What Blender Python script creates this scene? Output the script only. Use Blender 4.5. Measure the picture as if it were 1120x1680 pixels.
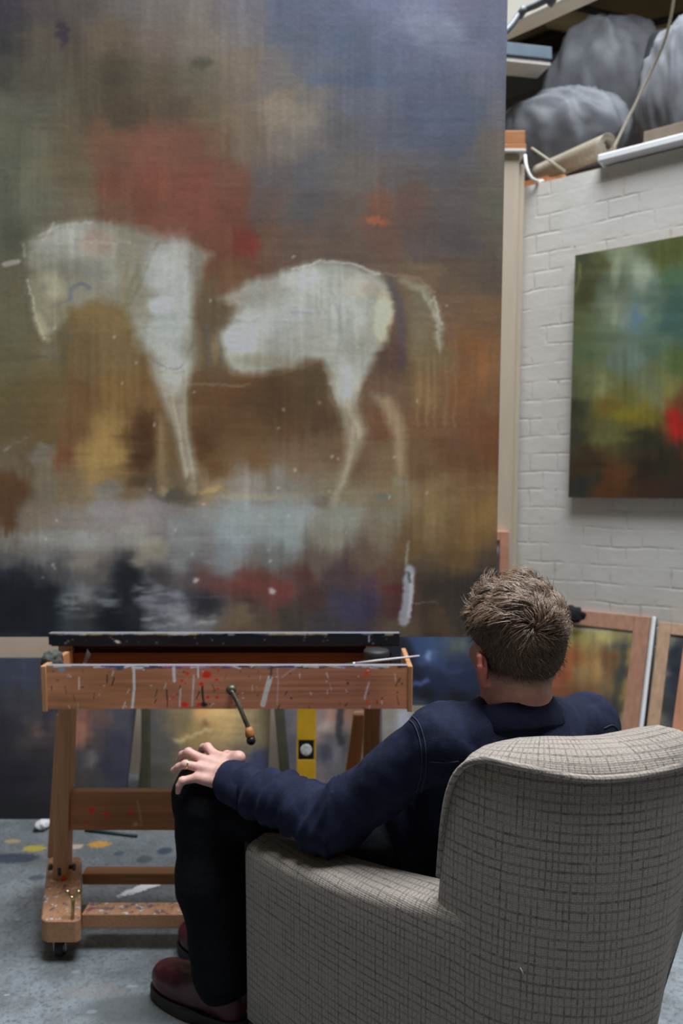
import bpy, bmesh, math, random
import numpy as np
from mathutils import Vector, Matrix, noise as mnoise
from mathutils.bvhtree import BVHTree

random.seed(7)
rng = np.random.default_rng(7)
scene = bpy.context.scene
COL = scene.collection
for o in list(bpy.data.objects):
    bpy.data.objects.remove(o)

# ------------------------------------------------------------------ camera, world, lights, exposure
CAM_H = 1.30
F = 1250.0                 # focal length in pixels of the 1120 x 1680 frame
PPX, PPY = 560.0, 915.0    # principal point
PITCH = math.radians(5.5)
cam = bpy.data.cameras.new('camera')
cam.sensor_fit = 'VERTICAL'
cam.sensor_height = 36.0
cam.sensor_width = 24.0
cam.lens = F / 1680.0 * 36.0
cam.shift_y = (PPY - 840.0) / 1680.0
cam.clip_start = 0.05
cam.dof.use_dof = True
cam.dof.focus_distance = 1.42
cam.dof.aperture_fstop = 3.0
cam_ob = bpy.data.objects.new('camera', cam)
cam_ob.location = (0, 0, CAM_H)
cam_ob.rotation_euler = (math.pi / 2 - PITCH, 0, 0)
COL.objects.link(cam_ob)
scene.camera = cam_ob

world = bpy.data.worlds.new('world')
scene.world = world
world.use_nodes = True
bg = world.node_tree.nodes['Background']
bg.inputs[0].default_value = (1.0, 0.90, 0.76, 1)
bg.inputs[1].default_value = 0.072

def area_light(name, loc, target, sx, sy, power, color):
    l = bpy.data.lights.new(name, 'AREA')
    l.shape = 'RECTANGLE'
    l.size, l.size_y = sx, sy
    l.energy = power
    l.color = color
    o = bpy.data.objects.new(name, l)
    o.location = loc
    d = Vector(target) - Vector(loc)
    o.rotation_euler = d.to_track_quat('-Z', 'Y').to_euler()
    COL.objects.link(o)
    return o

area_light('skylight', (0.95, 1.75, 6.6), (0.8, 1.80, 0.0), 3.2, 2.7, 740, (0.91, 0.955, 1.0))

scene.view_settings.view_transform = 'Standard'
scene.view_settings.look = 'None'
scene.view_settings.gamma = 1.0
scene.view_settings.use_curve_mapping = False
scene.view_settings.exposure = 0.0

# ------------------------------------------------------------------ projection helpers
CP, SP = math.cos(PITCH), math.sin(PITCH)
FWD = Vector((0, CP, -SP)); UPV = Vector((0, SP, CP))

def ray(px, py):
    return FWD + Vector((1, 0, 0)) * ((px - PPX) / F) + UPV * ((PPY - py) / F)

def P(px, py, Y):
    """point of the place seen at a pixel, on the vertical plane y = Y"""
    d = ray(px, py)
    return Vector((0, 0, CAM_H)) + d * (Y / d.y)

def G(px, py, z=0.0):
    d = ray(px, py)
    return Vector((0, 0, CAM_H)) + d * ((z - CAM_H) / d.z)

def plane_hit(px, py, p0, n):
    d = ray(px, py)
    o = Vector((0, 0, CAM_H))
    return o + d * ((Vector(p0) - o).dot(n) / d.dot(n))

def project_np(co):
    co = np.asarray(co)
    rel = co - np.array([0, 0, CAM_H])
    z = rel @ np.array(FWD)
    return PPX + F * rel[:, 0] / z, PPY - F * (rel @ np.array(UPV)) / z

# ------------------------------------------------------------------ object helpers
def setp(o, **k):
    for a, b in k.items():
        if b is not None:
            o[a] = b
    return o

def thing(name, label, cat, loc=(0, 0, 0), group=None):
    o = bpy.data.objects.new(name, None)
    o.empty_display_size = 0.1
    o.location = loc
    COL.objects.link(o)
    return setp(o, label=label, category=cat, group=group)

def link_mesh(name, me, mat, parent=None, smooth=False, **props):
    me.name = name
    if mat is not None:
        me.materials.clear()
        me.materials.append(mat)
    if smooth:
        me.polygons.foreach_set('use_smooth', [True] * len(me.polygons))
    o = bpy.data.objects.new(name, me)
    COL.objects.link(o)
    if parent is None:
        n = len(me.vertices)
        co = np.empty(n * 3); me.vertices.foreach_get('co', co); co = co.reshape(-1, 3)
        c = Vector(((co[:, 0].min() + co[:, 0].max()) / 2, (co[:, 1].min() + co[:, 1].max()) / 2, co[:, 2].min()))
        me.transform(Matrix.Translation(-c))
        o.location = c
    else:
        o.parent = parent
        pw = Vector((0, 0, 0)); q = parent
        while q is not None:
            pw += q.location; q = q.parent
        me.transform(Matrix.Translation(-pw))
    setp(o, **props)
    return o

def link_bm(name, bm, mat, parent=None, smooth=False, **props):
    bmesh.ops.recalc_face_normals(bm, faces=bm.faces[:])
    me = bpy.data.meshes.new(name)
    bm.to_mesh(me); bm.free()
    return link_mesh(name, me, mat, parent, smooth, **props)

def mesh_from(verts, faces):
    me = bpy.data.meshes.new('m')
    me.from_pydata([tuple(v) for v in verts], [], [tuple(f) for f in faces])
    me.update()
    return me

def frame_matrix(o, x, y, z):
    m = Matrix((x, y, z)).transposed().to_4x4()
    m.translation = o
    return m

def add_box(bm, lo, hi, bev=0.0, M=None, seg=2):
    t = bmesh.new()
    bmesh.ops.create_cube(t, size=1)
    lo, hi = Vector(lo), Vector(hi)
    for v in t.verts:
        v.co = Vector((lo[i] + (v.co[i] + 0.5) * (hi[i] - lo[i]) for i in range(3)))
    if bev > 0:
        bmesh.ops.bevel(t, geom=t.edges[:], offset=bev, segments=seg, affect='EDGES', profile=0.5)
    if M is not None:
        bmesh.ops.transform(t, matrix=M, verts=t.verts[:])
    merge(bm, t)

def merge(bm, t):
    me = bpy.data.meshes.new('tmp'); t.to_mesh(me); t.free()
    bm.from_mesh(me); bpy.data.meshes.remove(me)

def beam_bm(a, b, w, d, up=(0, 0, 1), bev=0.003, bm=None):
    """bar from a to b; w across, d along the second axis"""
    bm = bm or bmesh.new()
    a, b = Vector(a), Vector(b)
    z = (b - a).normalized()
    x = Vector(up).cross(z)
    if x.length < 1e-4:
        x = Vector((1, 0, 0))
    x.normalize(); y = z.cross(x)
    add_box(bm, (-w / 2, -d / 2, 0), (w / 2, d / 2, (b - a).length), bev, frame_matrix(a, x, y, z))
    return bm

def catmull(pts, n=8):
    pts = [Vector(p) for p in pts]
    if len(pts) < 3:
        return pts
    q = [pts[0] * 2 - pts[1]] + pts + [pts[-1] * 2 - pts[-2]]
    out = []
    for i in range(1, len(q) - 2):
        for k in range(n):
            t = k / n
            out.append(0.5 * ((2 * q[i]) + (q[i + 1] - q[i - 1]) * t + (2 * q[i - 1] - 5 * q[i] + 4 * q[i + 1] - q[i + 2]) * t * t
                              + (3 * q[i] - q[i - 1] - 3 * q[i + 1] + q[i + 2]) * t ** 3))
    out.append(pts[-1].copy())
    return out

def add_tube(bm, pts, r, seg=10, cap=True):
    pts = [Vector(p) for p in pts]
    n = len(pts)
    rs = r if isinstance(r, (list, tuple)) else [r] * n
    rings = []
    t = (pts[1] - pts[0]).normalized()
    ref = Vector((0, 0, 1)) if abs(t.z) < 0.9 else Vector((1, 0, 0))
    u = t.cross(ref).normalized()
    for i in range(n):
        t = (pts[min(i + 1, n - 1)] - pts[max(i - 1, 0)]).normalized()
        u = (u - t * u.dot(t)).normalized()
        w = t.cross(u)
        rings.append([bm.verts.new(pts[i] + (u * math.cos(a) + w * math.sin(a)) * rs[i])
                      for a in [2 * math.pi * k / seg for k in range(seg)]])
    for i in range(n - 1):
        for k in range(seg):
            bm.faces.new((rings[i][k], rings[i][(k + 1) % seg], rings[i + 1][(k + 1) % seg], rings[i + 1][k]))
    if cap:
        bm.faces.new(rings[0][::-1]); bm.faces.new(rings[-1])

def add_lathe(bm, prof, M, seg=24, sx=1.0, sy=1.0):
    rings = []
    for r, z in prof:
        if r < 1e-6:
            rings.append([bm.verts.new(M @ Vector((0, 0, z)))])
        else:
            rings.append([bm.verts.new(M @ Vector((r * sx * math.cos(2 * math.pi * k / seg), r * sy * math.sin(2 * math.pi * k / seg), z))) for k in range(seg)])
    for a, b in zip(rings[:-1], rings[1:]):
        for k in range(seg):
            k2 = (k + 1) % seg
            if len(a) == 1 and len(b) == 1:
                continue
            if len(a) == 1:
                bm.faces.new((a[0], b[k], b[k2]))
            elif len(b) == 1:
                bm.faces.new((a[k], a[k2], b[0]))
            else:
                bm.faces.new((a[k], a[k2], b[k2], b[k]))

# ------------------------------------------------------------------ materials
def srgb(h):
    if isinstance(h, str):
        c = [int(h[i:i + 2], 16) / 255 for i in (0, 2, 4)]
    else:
        c = [x / 255 for x in h]
    return tuple(x / 12.92 if x <= 0.04045 else ((x + 0.055) / 1.055) ** 2.4 for x in c)

class NT:
    def __init__(self, name):
        self.m = bpy.data.materials.new(name)
        self.m.use_nodes = True
        self.t = self.m.node_tree
        self.b = self.t.nodes['Principled BSDF']
    def n(self, typ, **kw):
        nd = self.t.nodes.new(typ)
        for k, v in kw.items():
            setattr(nd, k, v)
        return nd
    def l(self, a, b):
        self.t.links.new(a, b)
    def mix(self, fac, a, b, mode='MIX'):
        nd = self.n('ShaderNodeMix', data_type='RGBA', blend_type=mode)
        for sock, v in ((nd.inputs[0], fac), (nd.inputs[6], a), (nd.inputs[7], b)):
            if isinstance(v, (int, float)):
                sock.default_value = v
            elif isinstance(v, tuple):
                sock.default_value = (*v[:3], 1)
            else:
                self.l(v, sock)
        return nd.outputs[2]
    def math(self, op, a, b=0.0, c=None):
        nd = self.n('ShaderNodeMath', operation=op)
        for i, v in enumerate((a, b, c)):
            if v is None:
                continue
            if isinstance(v, (int, float)):
                nd.inputs[i].default_value = v
            else:
                self.l(v, nd.inputs[i])
        return nd.outputs[0]
    def coord(self, kind='Object', scale=(1, 1, 1), loc=(0, 0, 0), rot=(0, 0, 0)):
        tc = self.n('ShaderNodeTexCoord')
        mp = self.n('ShaderNodeMapping')
        mp.inputs['Scale'].default_value = scale
        mp.inputs['Location'].default_value = loc
        mp.inputs['Rotation'].default_value = rot
        self.l(tc.outputs[kind], mp.inputs[0])
        return mp.outputs[0]
    def noise(self, vec, scale, detail=4, rough=0.55):
        nd = self.n('ShaderNodeTexNoise')
        nd.inputs['Scale'].default_value = scale
        nd.inputs['Detail'].default_value = detail
        nd.inputs['Roughness'].default_value = rough
        if vec is not None:
            self.l(vec, nd.inputs['Vector'])
        return nd.outputs['Fac']
    def ramp(self, fac, stops):
        nd = self.n('ShaderNodeValToRGB')
        e = nd.color_ramp.elements
        while len(e) < len(stops):
            e.new(0.5)
        for el, (p, c) in zip(e, stops):
            el.position = p
            el.color = (c, c, c, 1) if isinstance(c, (int, float)) else (*c[:3], 1)
        self.l(fac, nd.inputs[0])
        return nd.outputs[0]
    def bump(self, h, strength=0.3, dist=0.005):
        nd = self.n('ShaderNodeBump')
        nd.inputs['Strength'].default_value = strength
        nd.inputs['Distance'].default_value = dist
        self.l(h, nd.inputs['Height'])
        self.l(nd.outputs[0], self.b.inputs['Normal'])
    def base(self, c):
        if isinstance(c, tuple):
            self.b.inputs['Base Color'].default_value = (*c[:3], 1)
        else:
            self.l(c, self.b.inputs['Base Color'])
    def set(self, **k):
        for a, v in k.items():
            self.b.inputs[a.replace('_', ' ')].default_value = v

def simple(name, col, rough=0.6, var=0.15, scale=20, bump=0.1, stretch=(1, 1, 1), metal=0.0, spec=0.5, attr=False, dist=0.003):
    t = NT(name)
    c = t.coord('Object', scale=stretch)
    nz = t.noise(c, scale, 5)
    if attr:
        a = t.n('ShaderNodeAttribute', attribute_name='paint')
        base = a.outputs['Color']
        k = t.ramp(nz, [(0.25, 1 - var), (0.75, 1 + var)])
        t.base(t.mix(1.0, base, k, 'MULTIPLY'))
    else:
        d = tuple(x * (1 - var) for x in col); e = tuple(min(1, x * (1 + var)) for x in col)
        t.base(t.ramp(nz, [(0.3, d), (0.7, e)]))
    t.set(Roughness=rough, Metallic=metal, Specular_IOR_Level=spec)
    if bump > 0:
        t.bump(nz, bump, dist)
    return t.m

M = {}
M['painted'] = simple('painted_canvas', None, 0.55, 0.04, 60, 0.25, attr=True, spec=0.35, dist=0.002)
M['painted_wood'] = simple('painted_wood', None, 0.5, 0.16, 22, 0.1, (0.25, 6, 6), attr=True, spec=0.35)
M['wood'] = simple('beech_wood', (0.54, 0.275, 0.13), 0.5, 0.20, 22, 0.1, (6, 6, 0.3), spec=0.35)
M['wood_x'] = simple('beech_wood_along', (0.54, 0.275, 0.13), 0.5, 0.20, 22, 0.1, (0.3, 6, 6), spec=0.35)
M['wood_dark'] = simple('dark_wood', (0.11, 0.032, 0.012), 0.5, 0.2, 20, 0.1, (0.3, 6, 6), spec=0.3)
M['brass'] = simple('brass', (0.50, 0.40, 0.20), 0.35, 0.2, 30, 0.05, metal=1.0)
M['steel'] = simple('steel', (0.45, 0.45, 0.46), 0.35, 0.2, 30, 0.05, metal=1.0)
M['old_steel'] = simple('tarnished_steel', (0.12, 0.115, 0.08), 0.5, 0.5, 60, 0.2, metal=0.6)
M['black_plastic'] = simple('black_plastic', (0.010, 0.011, 0.014), 0.35, 0.2, 20, 0.05)
M['rubber'] = simple('black_rubber', (0.02, 0.02, 0.022), 0.6, 0.2, 30, 0.1)
M['cream'] = simple('cream_plaster', (0.72, 0.60, 0.47), 0.75, 0.06, 6, 0.1)
M['cream_white'] = simple('cream_white_plaster', (0.62, 0.60, 0.52), 0.75, 0.05, 6, 0.08)
M['post'] = simple('cream_post_paint', (0.50, 0.42, 0.325), 0.6, 0.06, 8, 0.08, (3, 3, 0.5))
M['white_paint'] = simple('white_paint', (0.80, 0.82, 0.86), 0.5, 0.04, 8, 0.05)
M['offwhite'] = simple('offwhite_board', (0.62, 0.60, 0.56), 0.6, 0.1, 15, 0.05)
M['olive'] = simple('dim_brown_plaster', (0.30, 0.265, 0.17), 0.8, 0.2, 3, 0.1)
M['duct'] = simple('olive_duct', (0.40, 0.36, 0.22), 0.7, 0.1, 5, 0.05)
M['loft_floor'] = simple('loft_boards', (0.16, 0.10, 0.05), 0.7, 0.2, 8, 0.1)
M['conduit'] = simple('grey_conduit', (0.10, 0.115, 0.13), 0.5, 0.15, 10, 0.05)
M['fixture'] = simple('grey_blue_metal', (0.085, 0.115, 0.145), 0.5, 0.15, 10, 0.05)
M['orange_wood'] = simple('orange_timber', (0.40, 0.155, 0.045), 0.6, 0.2, 14, 0.1, (1, 1, 8))
M['brown_card'] = simple('brown_cardboard', (0.24, 0.19, 0.14), 0.8, 0.15, 12, 0.1)
M['teal'] = simple('teal_plastic', (0.008, 0.12, 0.13), 0.4, 0.1, 10, 0.05)
M['dark_cloth'] = simple('black_cloth', (0.012, 0.013, 0.016), 0.9, 0.3, 40, 0.3)
M['rope'] = simple('cord_fibre', (0.40, 0.36, 0.27), 0.8, 0.2, 300, 0.4)
M['cable'] = simple('white_cable', (0.75, 0.74, 0.72), 0.4, 0.05, 30, 0.0)
M['canvas_raw'] = simple('raw_canvas', (0.47, 0.41, 0.33), 0.85, 0.15, 60, 0.2)
M['edge_dark'] = simple('dark_canvas_edge', (0.035, 0.033, 0.016), 0.7, 0.3, 30, 0.1)
M['skin'] = None

def plastic_mat():
    t = NT('translucent_plastic_sheet')
    c = t.coord('Object')
    nz = t.noise(c, 9, 5, 0.6)
    t.base(t.ramp(nz, [(0.3, (0.105, 0.112, 0.128)), (0.7, (0.19, 0.20, 0.222))]))
    t.set(Roughness=0.55, Specular_IOR_Level=0.3, Alpha=0.6)
    t.bump(nz, 0.12, 0.02)
    return t.m
M['plastic'] = plastic_mat()

def brick_mat():
    t = NT('white_painted_brick')
    uv = t.coord('UV')
    # wobble the courses
    nz = t.n('ShaderNodeTexNoise'); nz.inputs['Scale'].default_value = 5; nz.inputs['Detail'].default_value = 3
    t.l(uv, nz.inputs['Vector'])
    sub = t.n('ShaderNodeVectorMath', operation='SUBTRACT'); t.l(nz.outputs['Color'], sub.inputs[0]); sub.inputs[1].default_value = (0.5, 0.5, 0.5)
    sc = t.n('ShaderNodeVectorMath', operation='SCALE'); t.l(sub.outputs[0], sc.inputs[0]); sc.inputs['Scale'].default_value = 0.03
    ad = t.n('ShaderNodeVectorMath', operation='ADD'); t.l(uv, ad.inputs[0]); t.l(sc.outputs[0], ad.inputs[1])
    br = t.n('ShaderNodeTexBrick')
    br.offset = 0.5; br.squash = 1.0
    t.l(ad.outputs[0], br.inputs['Vector'])
    br.inputs['Scale'].default_value = 1
    br.inputs['Brick Width'].default_value = 0.118
    br.inputs['Row Height'].default_value = 0.075
    br.inputs['Mortar Size'].default_value = 0.006
    br.inputs['Mortar Smooth'].default_value = 0.6
    br.inputs['Color1'].default_value = (1, 1, 1, 1); br.inputs['Color2'].default_value = (0.82, 0.82, 0.82, 1); br.inputs['Mortar'].default_value = (0, 0, 0, 1)
    big = t.noise(uv, 2.2, 3)
    mid = t.noise(uv, 14, 4, 0.6)
    gate = t.ramp(t.noise(uv, 6, 3), [(0.46, 0.06), (0.68, 1.0)])
    mort = t.math('MULTIPLY', br.outputs['Fac'], gate)
    base = t.ramp(big, [(0.3, (0.60, 0.58, 0.535)), (0.7, (0.68, 0.66, 0.625))])
    base = t.mix(t.math('MULTIPLY', mort, 0.22), base, (0.33, 0.30, 0.26))
    pits = t.ramp(t.noise(uv, 38, 2), [(0.70, 0.0), (0.76, 1.0)])
    pits = t.math('MULTIPLY', pits, br.outputs['Fac'])
    base = t.mix(t.math('MULTIPLY', pits, 0.8), base, (0.16, 0.14, 0.12))
    t.base(base)
    h = t.math('ADD', t.math('MULTIPLY', mort, -0.8), t.math('MULTIPLY', mid, 0.7))
    t.set(Roughness=0.6, Specular_IOR_Level=0.3)
    t.bump(h, 0.42, 0.007)
    return t.m
M['brick'] = brick_mat()

def tweed_mat():
    t = NT('grey_checked_tweed')
    tc = t.n('ShaderNodeTexCoord')
    uv = tc.outputs['UV']
    wob = t.n('ShaderNodeTexNoise'); wob.inputs['Scale'].default_value = 22; t.l(uv, wob.inputs['Vector'])
    sub = t.n('ShaderNodeVectorMath', operation='SUBTRACT'); t.l(wob.outputs['Color'], sub.inputs[0]); sub.inputs[1].default_value = (0.5, 0.5, 0.5)
    sc = t.n('ShaderNodeVectorMath', operation='SCALE'); t.l(sub.outputs[0], sc.inputs[0]); sc.inputs['Scale'].default_value = 0.0028
    ad = t.n('ShaderNodeVectorMath', operation='ADD'); t.l(uv, ad.inputs[0]); t.l(sc.outputs[0], ad.inputs[1])
    sp = t.n('ShaderNodeSeparateXYZ'); t.l(ad.outputs[0], sp.inputs[0])
    def line(sock, period, width):
        f = t.math('FRACT', t.math('DIVIDE', sock, period))
        d = t.math('ABSOLUTE', t.math('SUBTRACT', f, 0.5))
        return t.ramp(d, [(0.5 * width * 0.6, 1.0), (0.5 * width, 0.0)])
    threads = t.noise(uv, 420, 2, 0.7)
    coarse = t.noise(uv, 150, 2, 0.6)
    # weave: fine thread grid
    wx = line(sp.outputs[0], 0.0034, 0.5); wy = line(sp.outputs[1], 0.0038, 0.5)
    vx = line(sp.outputs[0], 0.0095, 0.34); vy = line(sp.outputs[1], 0.0158, 0.34)
    gx = t.ramp(t.noise(uv, 60, 2), [(0.35, 0.6), (0.6, 1.0)])
    base = t.ramp(threads, [(0.25, (0.205, 0.170, 0.140)), (0.75, (0.54, 0.475, 0.41))])
    base = t.mix(t.math('MULTIPLY', t.math('MULTIPLY', wx, wy), 0.5), base, (0.58, 0.54, 0.50))
    stripe = t.math('MAXIMUM', t.math('MULTIPLY', vx, t.ramp(t.noise(t.coord('UV', scale=(105, 9, 1)), 1.0, 1), [(0.35, 0.25), (0.6, 1.0)])), t.math('MULTIPLY', vy, t.ramp(t.noise(t.coord('UV', scale=(9, 63, 1)), 1.0, 1), [(0.35, 0.45), (0.6, 1.0)])))
    stripe = t.math('MULTIPLY', stripe, gx)
    stripe = t.math('MULTIPLY', stripe, t.ramp(coarse, [(0.35, 0.45), (0.6, 1.0)]))
    base = t.mix(t.math('MULTIPLY', stripe, 0.80), base, (0.055, 0.052, 0.058))
    stain = t.ramp(t.noise(uv, 9, 3), [(0.66, 0.0), (0.75, 0.28)])
    base = t.mix(stain, base, (0.16, 0.11, 0.07))
    t.base(base)
    t.set(Roughness=0.95, Specular_IOR_Level=0.15)
    try:
        t.set(Sheen_Weight=0.15)
    except Exception:
        pass
    h = t.math('ADD', t.math('ADD', wx, wy), t.math('MULTIPLY', threads, 1.5))
    t.bump(h, 0.5, 0.0015)
    return t.m
M['tweed'] = tweed_mat()

def denim_mat():
    t = NT('dark_denim')
    c = t.coord('Object')
    fine = t.noise(c, 700, 2, 0.7)
    mid = t.noise(c, 28, 4)
    col = t.ramp(fine, [(0.3, (0.0033, 0.0045, 0.0125)), (0.7, (0.016, 0.0215, 0.054))])
    worn = t.ramp(mid, [(0.45, 0.0), (0.75, 0.5)])
    col = t.mix(worn, col, (0.027, 0.036, 0.080))
    t.base(col)
    t.set(Roughness=0.85, Specular_IOR_Level=0.2)
    h = t.math('ADD', t.math('MULTIPLY', fine, 0.4), mid)
    t.bump(h, 0.5, 0.005)
    return t.m
M['denim'] = denim_mat()
M['stitch'] = simple('pale_stitching', (0.020, 0.026, 0.054), 0.8, 0.2, 200, 0.2)
M['jeans'] = simple('black_jeans', (0.0045, 0.005, 0.007), 0.9, 0.4, 120, 0.25, spec=0.15)
M['boot'] = simple('oxblood_leather', (0.060, 0.009, 0.018), 0.32, 0.6, 26, 0.25)
M['sole'] = simple('dark_rubber_sole', (0.022, 0.018, 0.018), 0.6, 0.2, 30, 0.1)
M['gold'] = simple('gold', (0.85, 0.62, 0.28), 0.22, 0.05, 10, 0.0, metal=1.0)
M['yellow_tab'] = simple('yellow_webbing', (0.45, 0.40, 0.03), 0.8, 0.2, 60, 0.2)

def skin_mat():
    t = NT('skin')
    a = t.n('ShaderNodeAttribute', attribute_name='paint')
    c = t.coord('Object')
    nz = t.noise(c, 45, 4)
    col = t.mix(1.0, a.outputs['Color'], t.ramp(nz, [(0.3, (0.86, 0.80, 0.80)), (0.7, (1.1, 1.1, 1.1))]), 'MULTIPLY')
    t.base(col)
    t.set(Roughness=0.5, Specular_IOR_Level=0.4, Subsurface_Weight=0.12, Subsurface_Scale=0.01)
    t.b.inputs['Subsurface Radius'].default_value = (1.0, 0.35, 0.2)
    t.bump(t.noise(c, 420, 3), 0.12, 0.001)
    return t.m
M['skin'] = skin_mat()

def hair_mat():
    t = NT('brown_hair')
    a = t.n('ShaderNodeAttribute', attribute_name='paint')
    t.base(a.outputs['Color'])
    t.set(Roughness=0.32, Specular_IOR_Level=0.6)
    return t.m
M['hair'] = hair_mat()

def floor_mat(spots):
    t = NT('painted_studio_floor')
    c = t.coord('Object')
    big = t.noise(c, 1.6, 5, 0.6)
    mid = t.noise(c, 9, 5, 0.65)
    fine = t.noise(c, 70, 4, 0.7)
    col = t.ramp(big, [(0.3, (0.140, 0.166, 0.186)), (0.7, (0.255, 0.288, 0.312))])
    col = t.mix(t.ramp(mid, [(0.42, 0.0), (0.66, 0.8)]), col, (0.115, 0.125, 0.128))
    col = t.mix(t.ramp(fine, [(0.48, 0.0), (0.68, 0.8)]), col, (0.075, 0.08, 0.082))
    col = t.mix(t.ramp(t.noise(c, 110, 2), [(0.66, 0.0), (0.76, 0.45)]), col, (0.46, 0.48, 0.49))
    col = t.mix(t.ramp(t.noise(c, 21, 3), [(0.68, 0.0), (0.74, 0.7)]), col, (0.05, 0.055, 0.075))
    col = t.mix(t.ramp(t.noise(c, 60, 3), [(0.74, 0.0), (0.80, 0.45)]), col, (0.50, 0.52, 0.55))
    for (x, y, rx, ry, rot, hexc, al) in spots:
        mp = t.n('ShaderNodeMapping', vector_type='TEXTURE')
        t.l(t.n('ShaderNodeTexCoord').outputs['Object'], mp.inputs[0])
        mp.inputs['Location'].default_value = (x, y, 0)
        mp.inputs['Rotation'].default_value = (0, 0, rot)
        mp.inputs['Scale'].default_value = (rx, ry, 1)
        ln = t.n('ShaderNodeVectorMath', operation='LENGTH'); t.l(mp.outputs[0], ln.inputs[0])
        d = t.math('ADD', ln.outputs['Value'], t.math('MULTIPLY', t.math('SUBTRACT', fine, 0.5), 1.5))
        f = t.ramp(d, [(0.75, al), (1.0, 0.0)])
        col = t.mix(f, col, srgb(hexc))
    t.base(col)
    t.set(Roughness=0.62, Specular_IOR_Level=0.35)
    t.bump(t.math('ADD', mid, t.math('MULTIPLY', fine, 0.5)), 0.22, 0.006)
    return t.m

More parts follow.
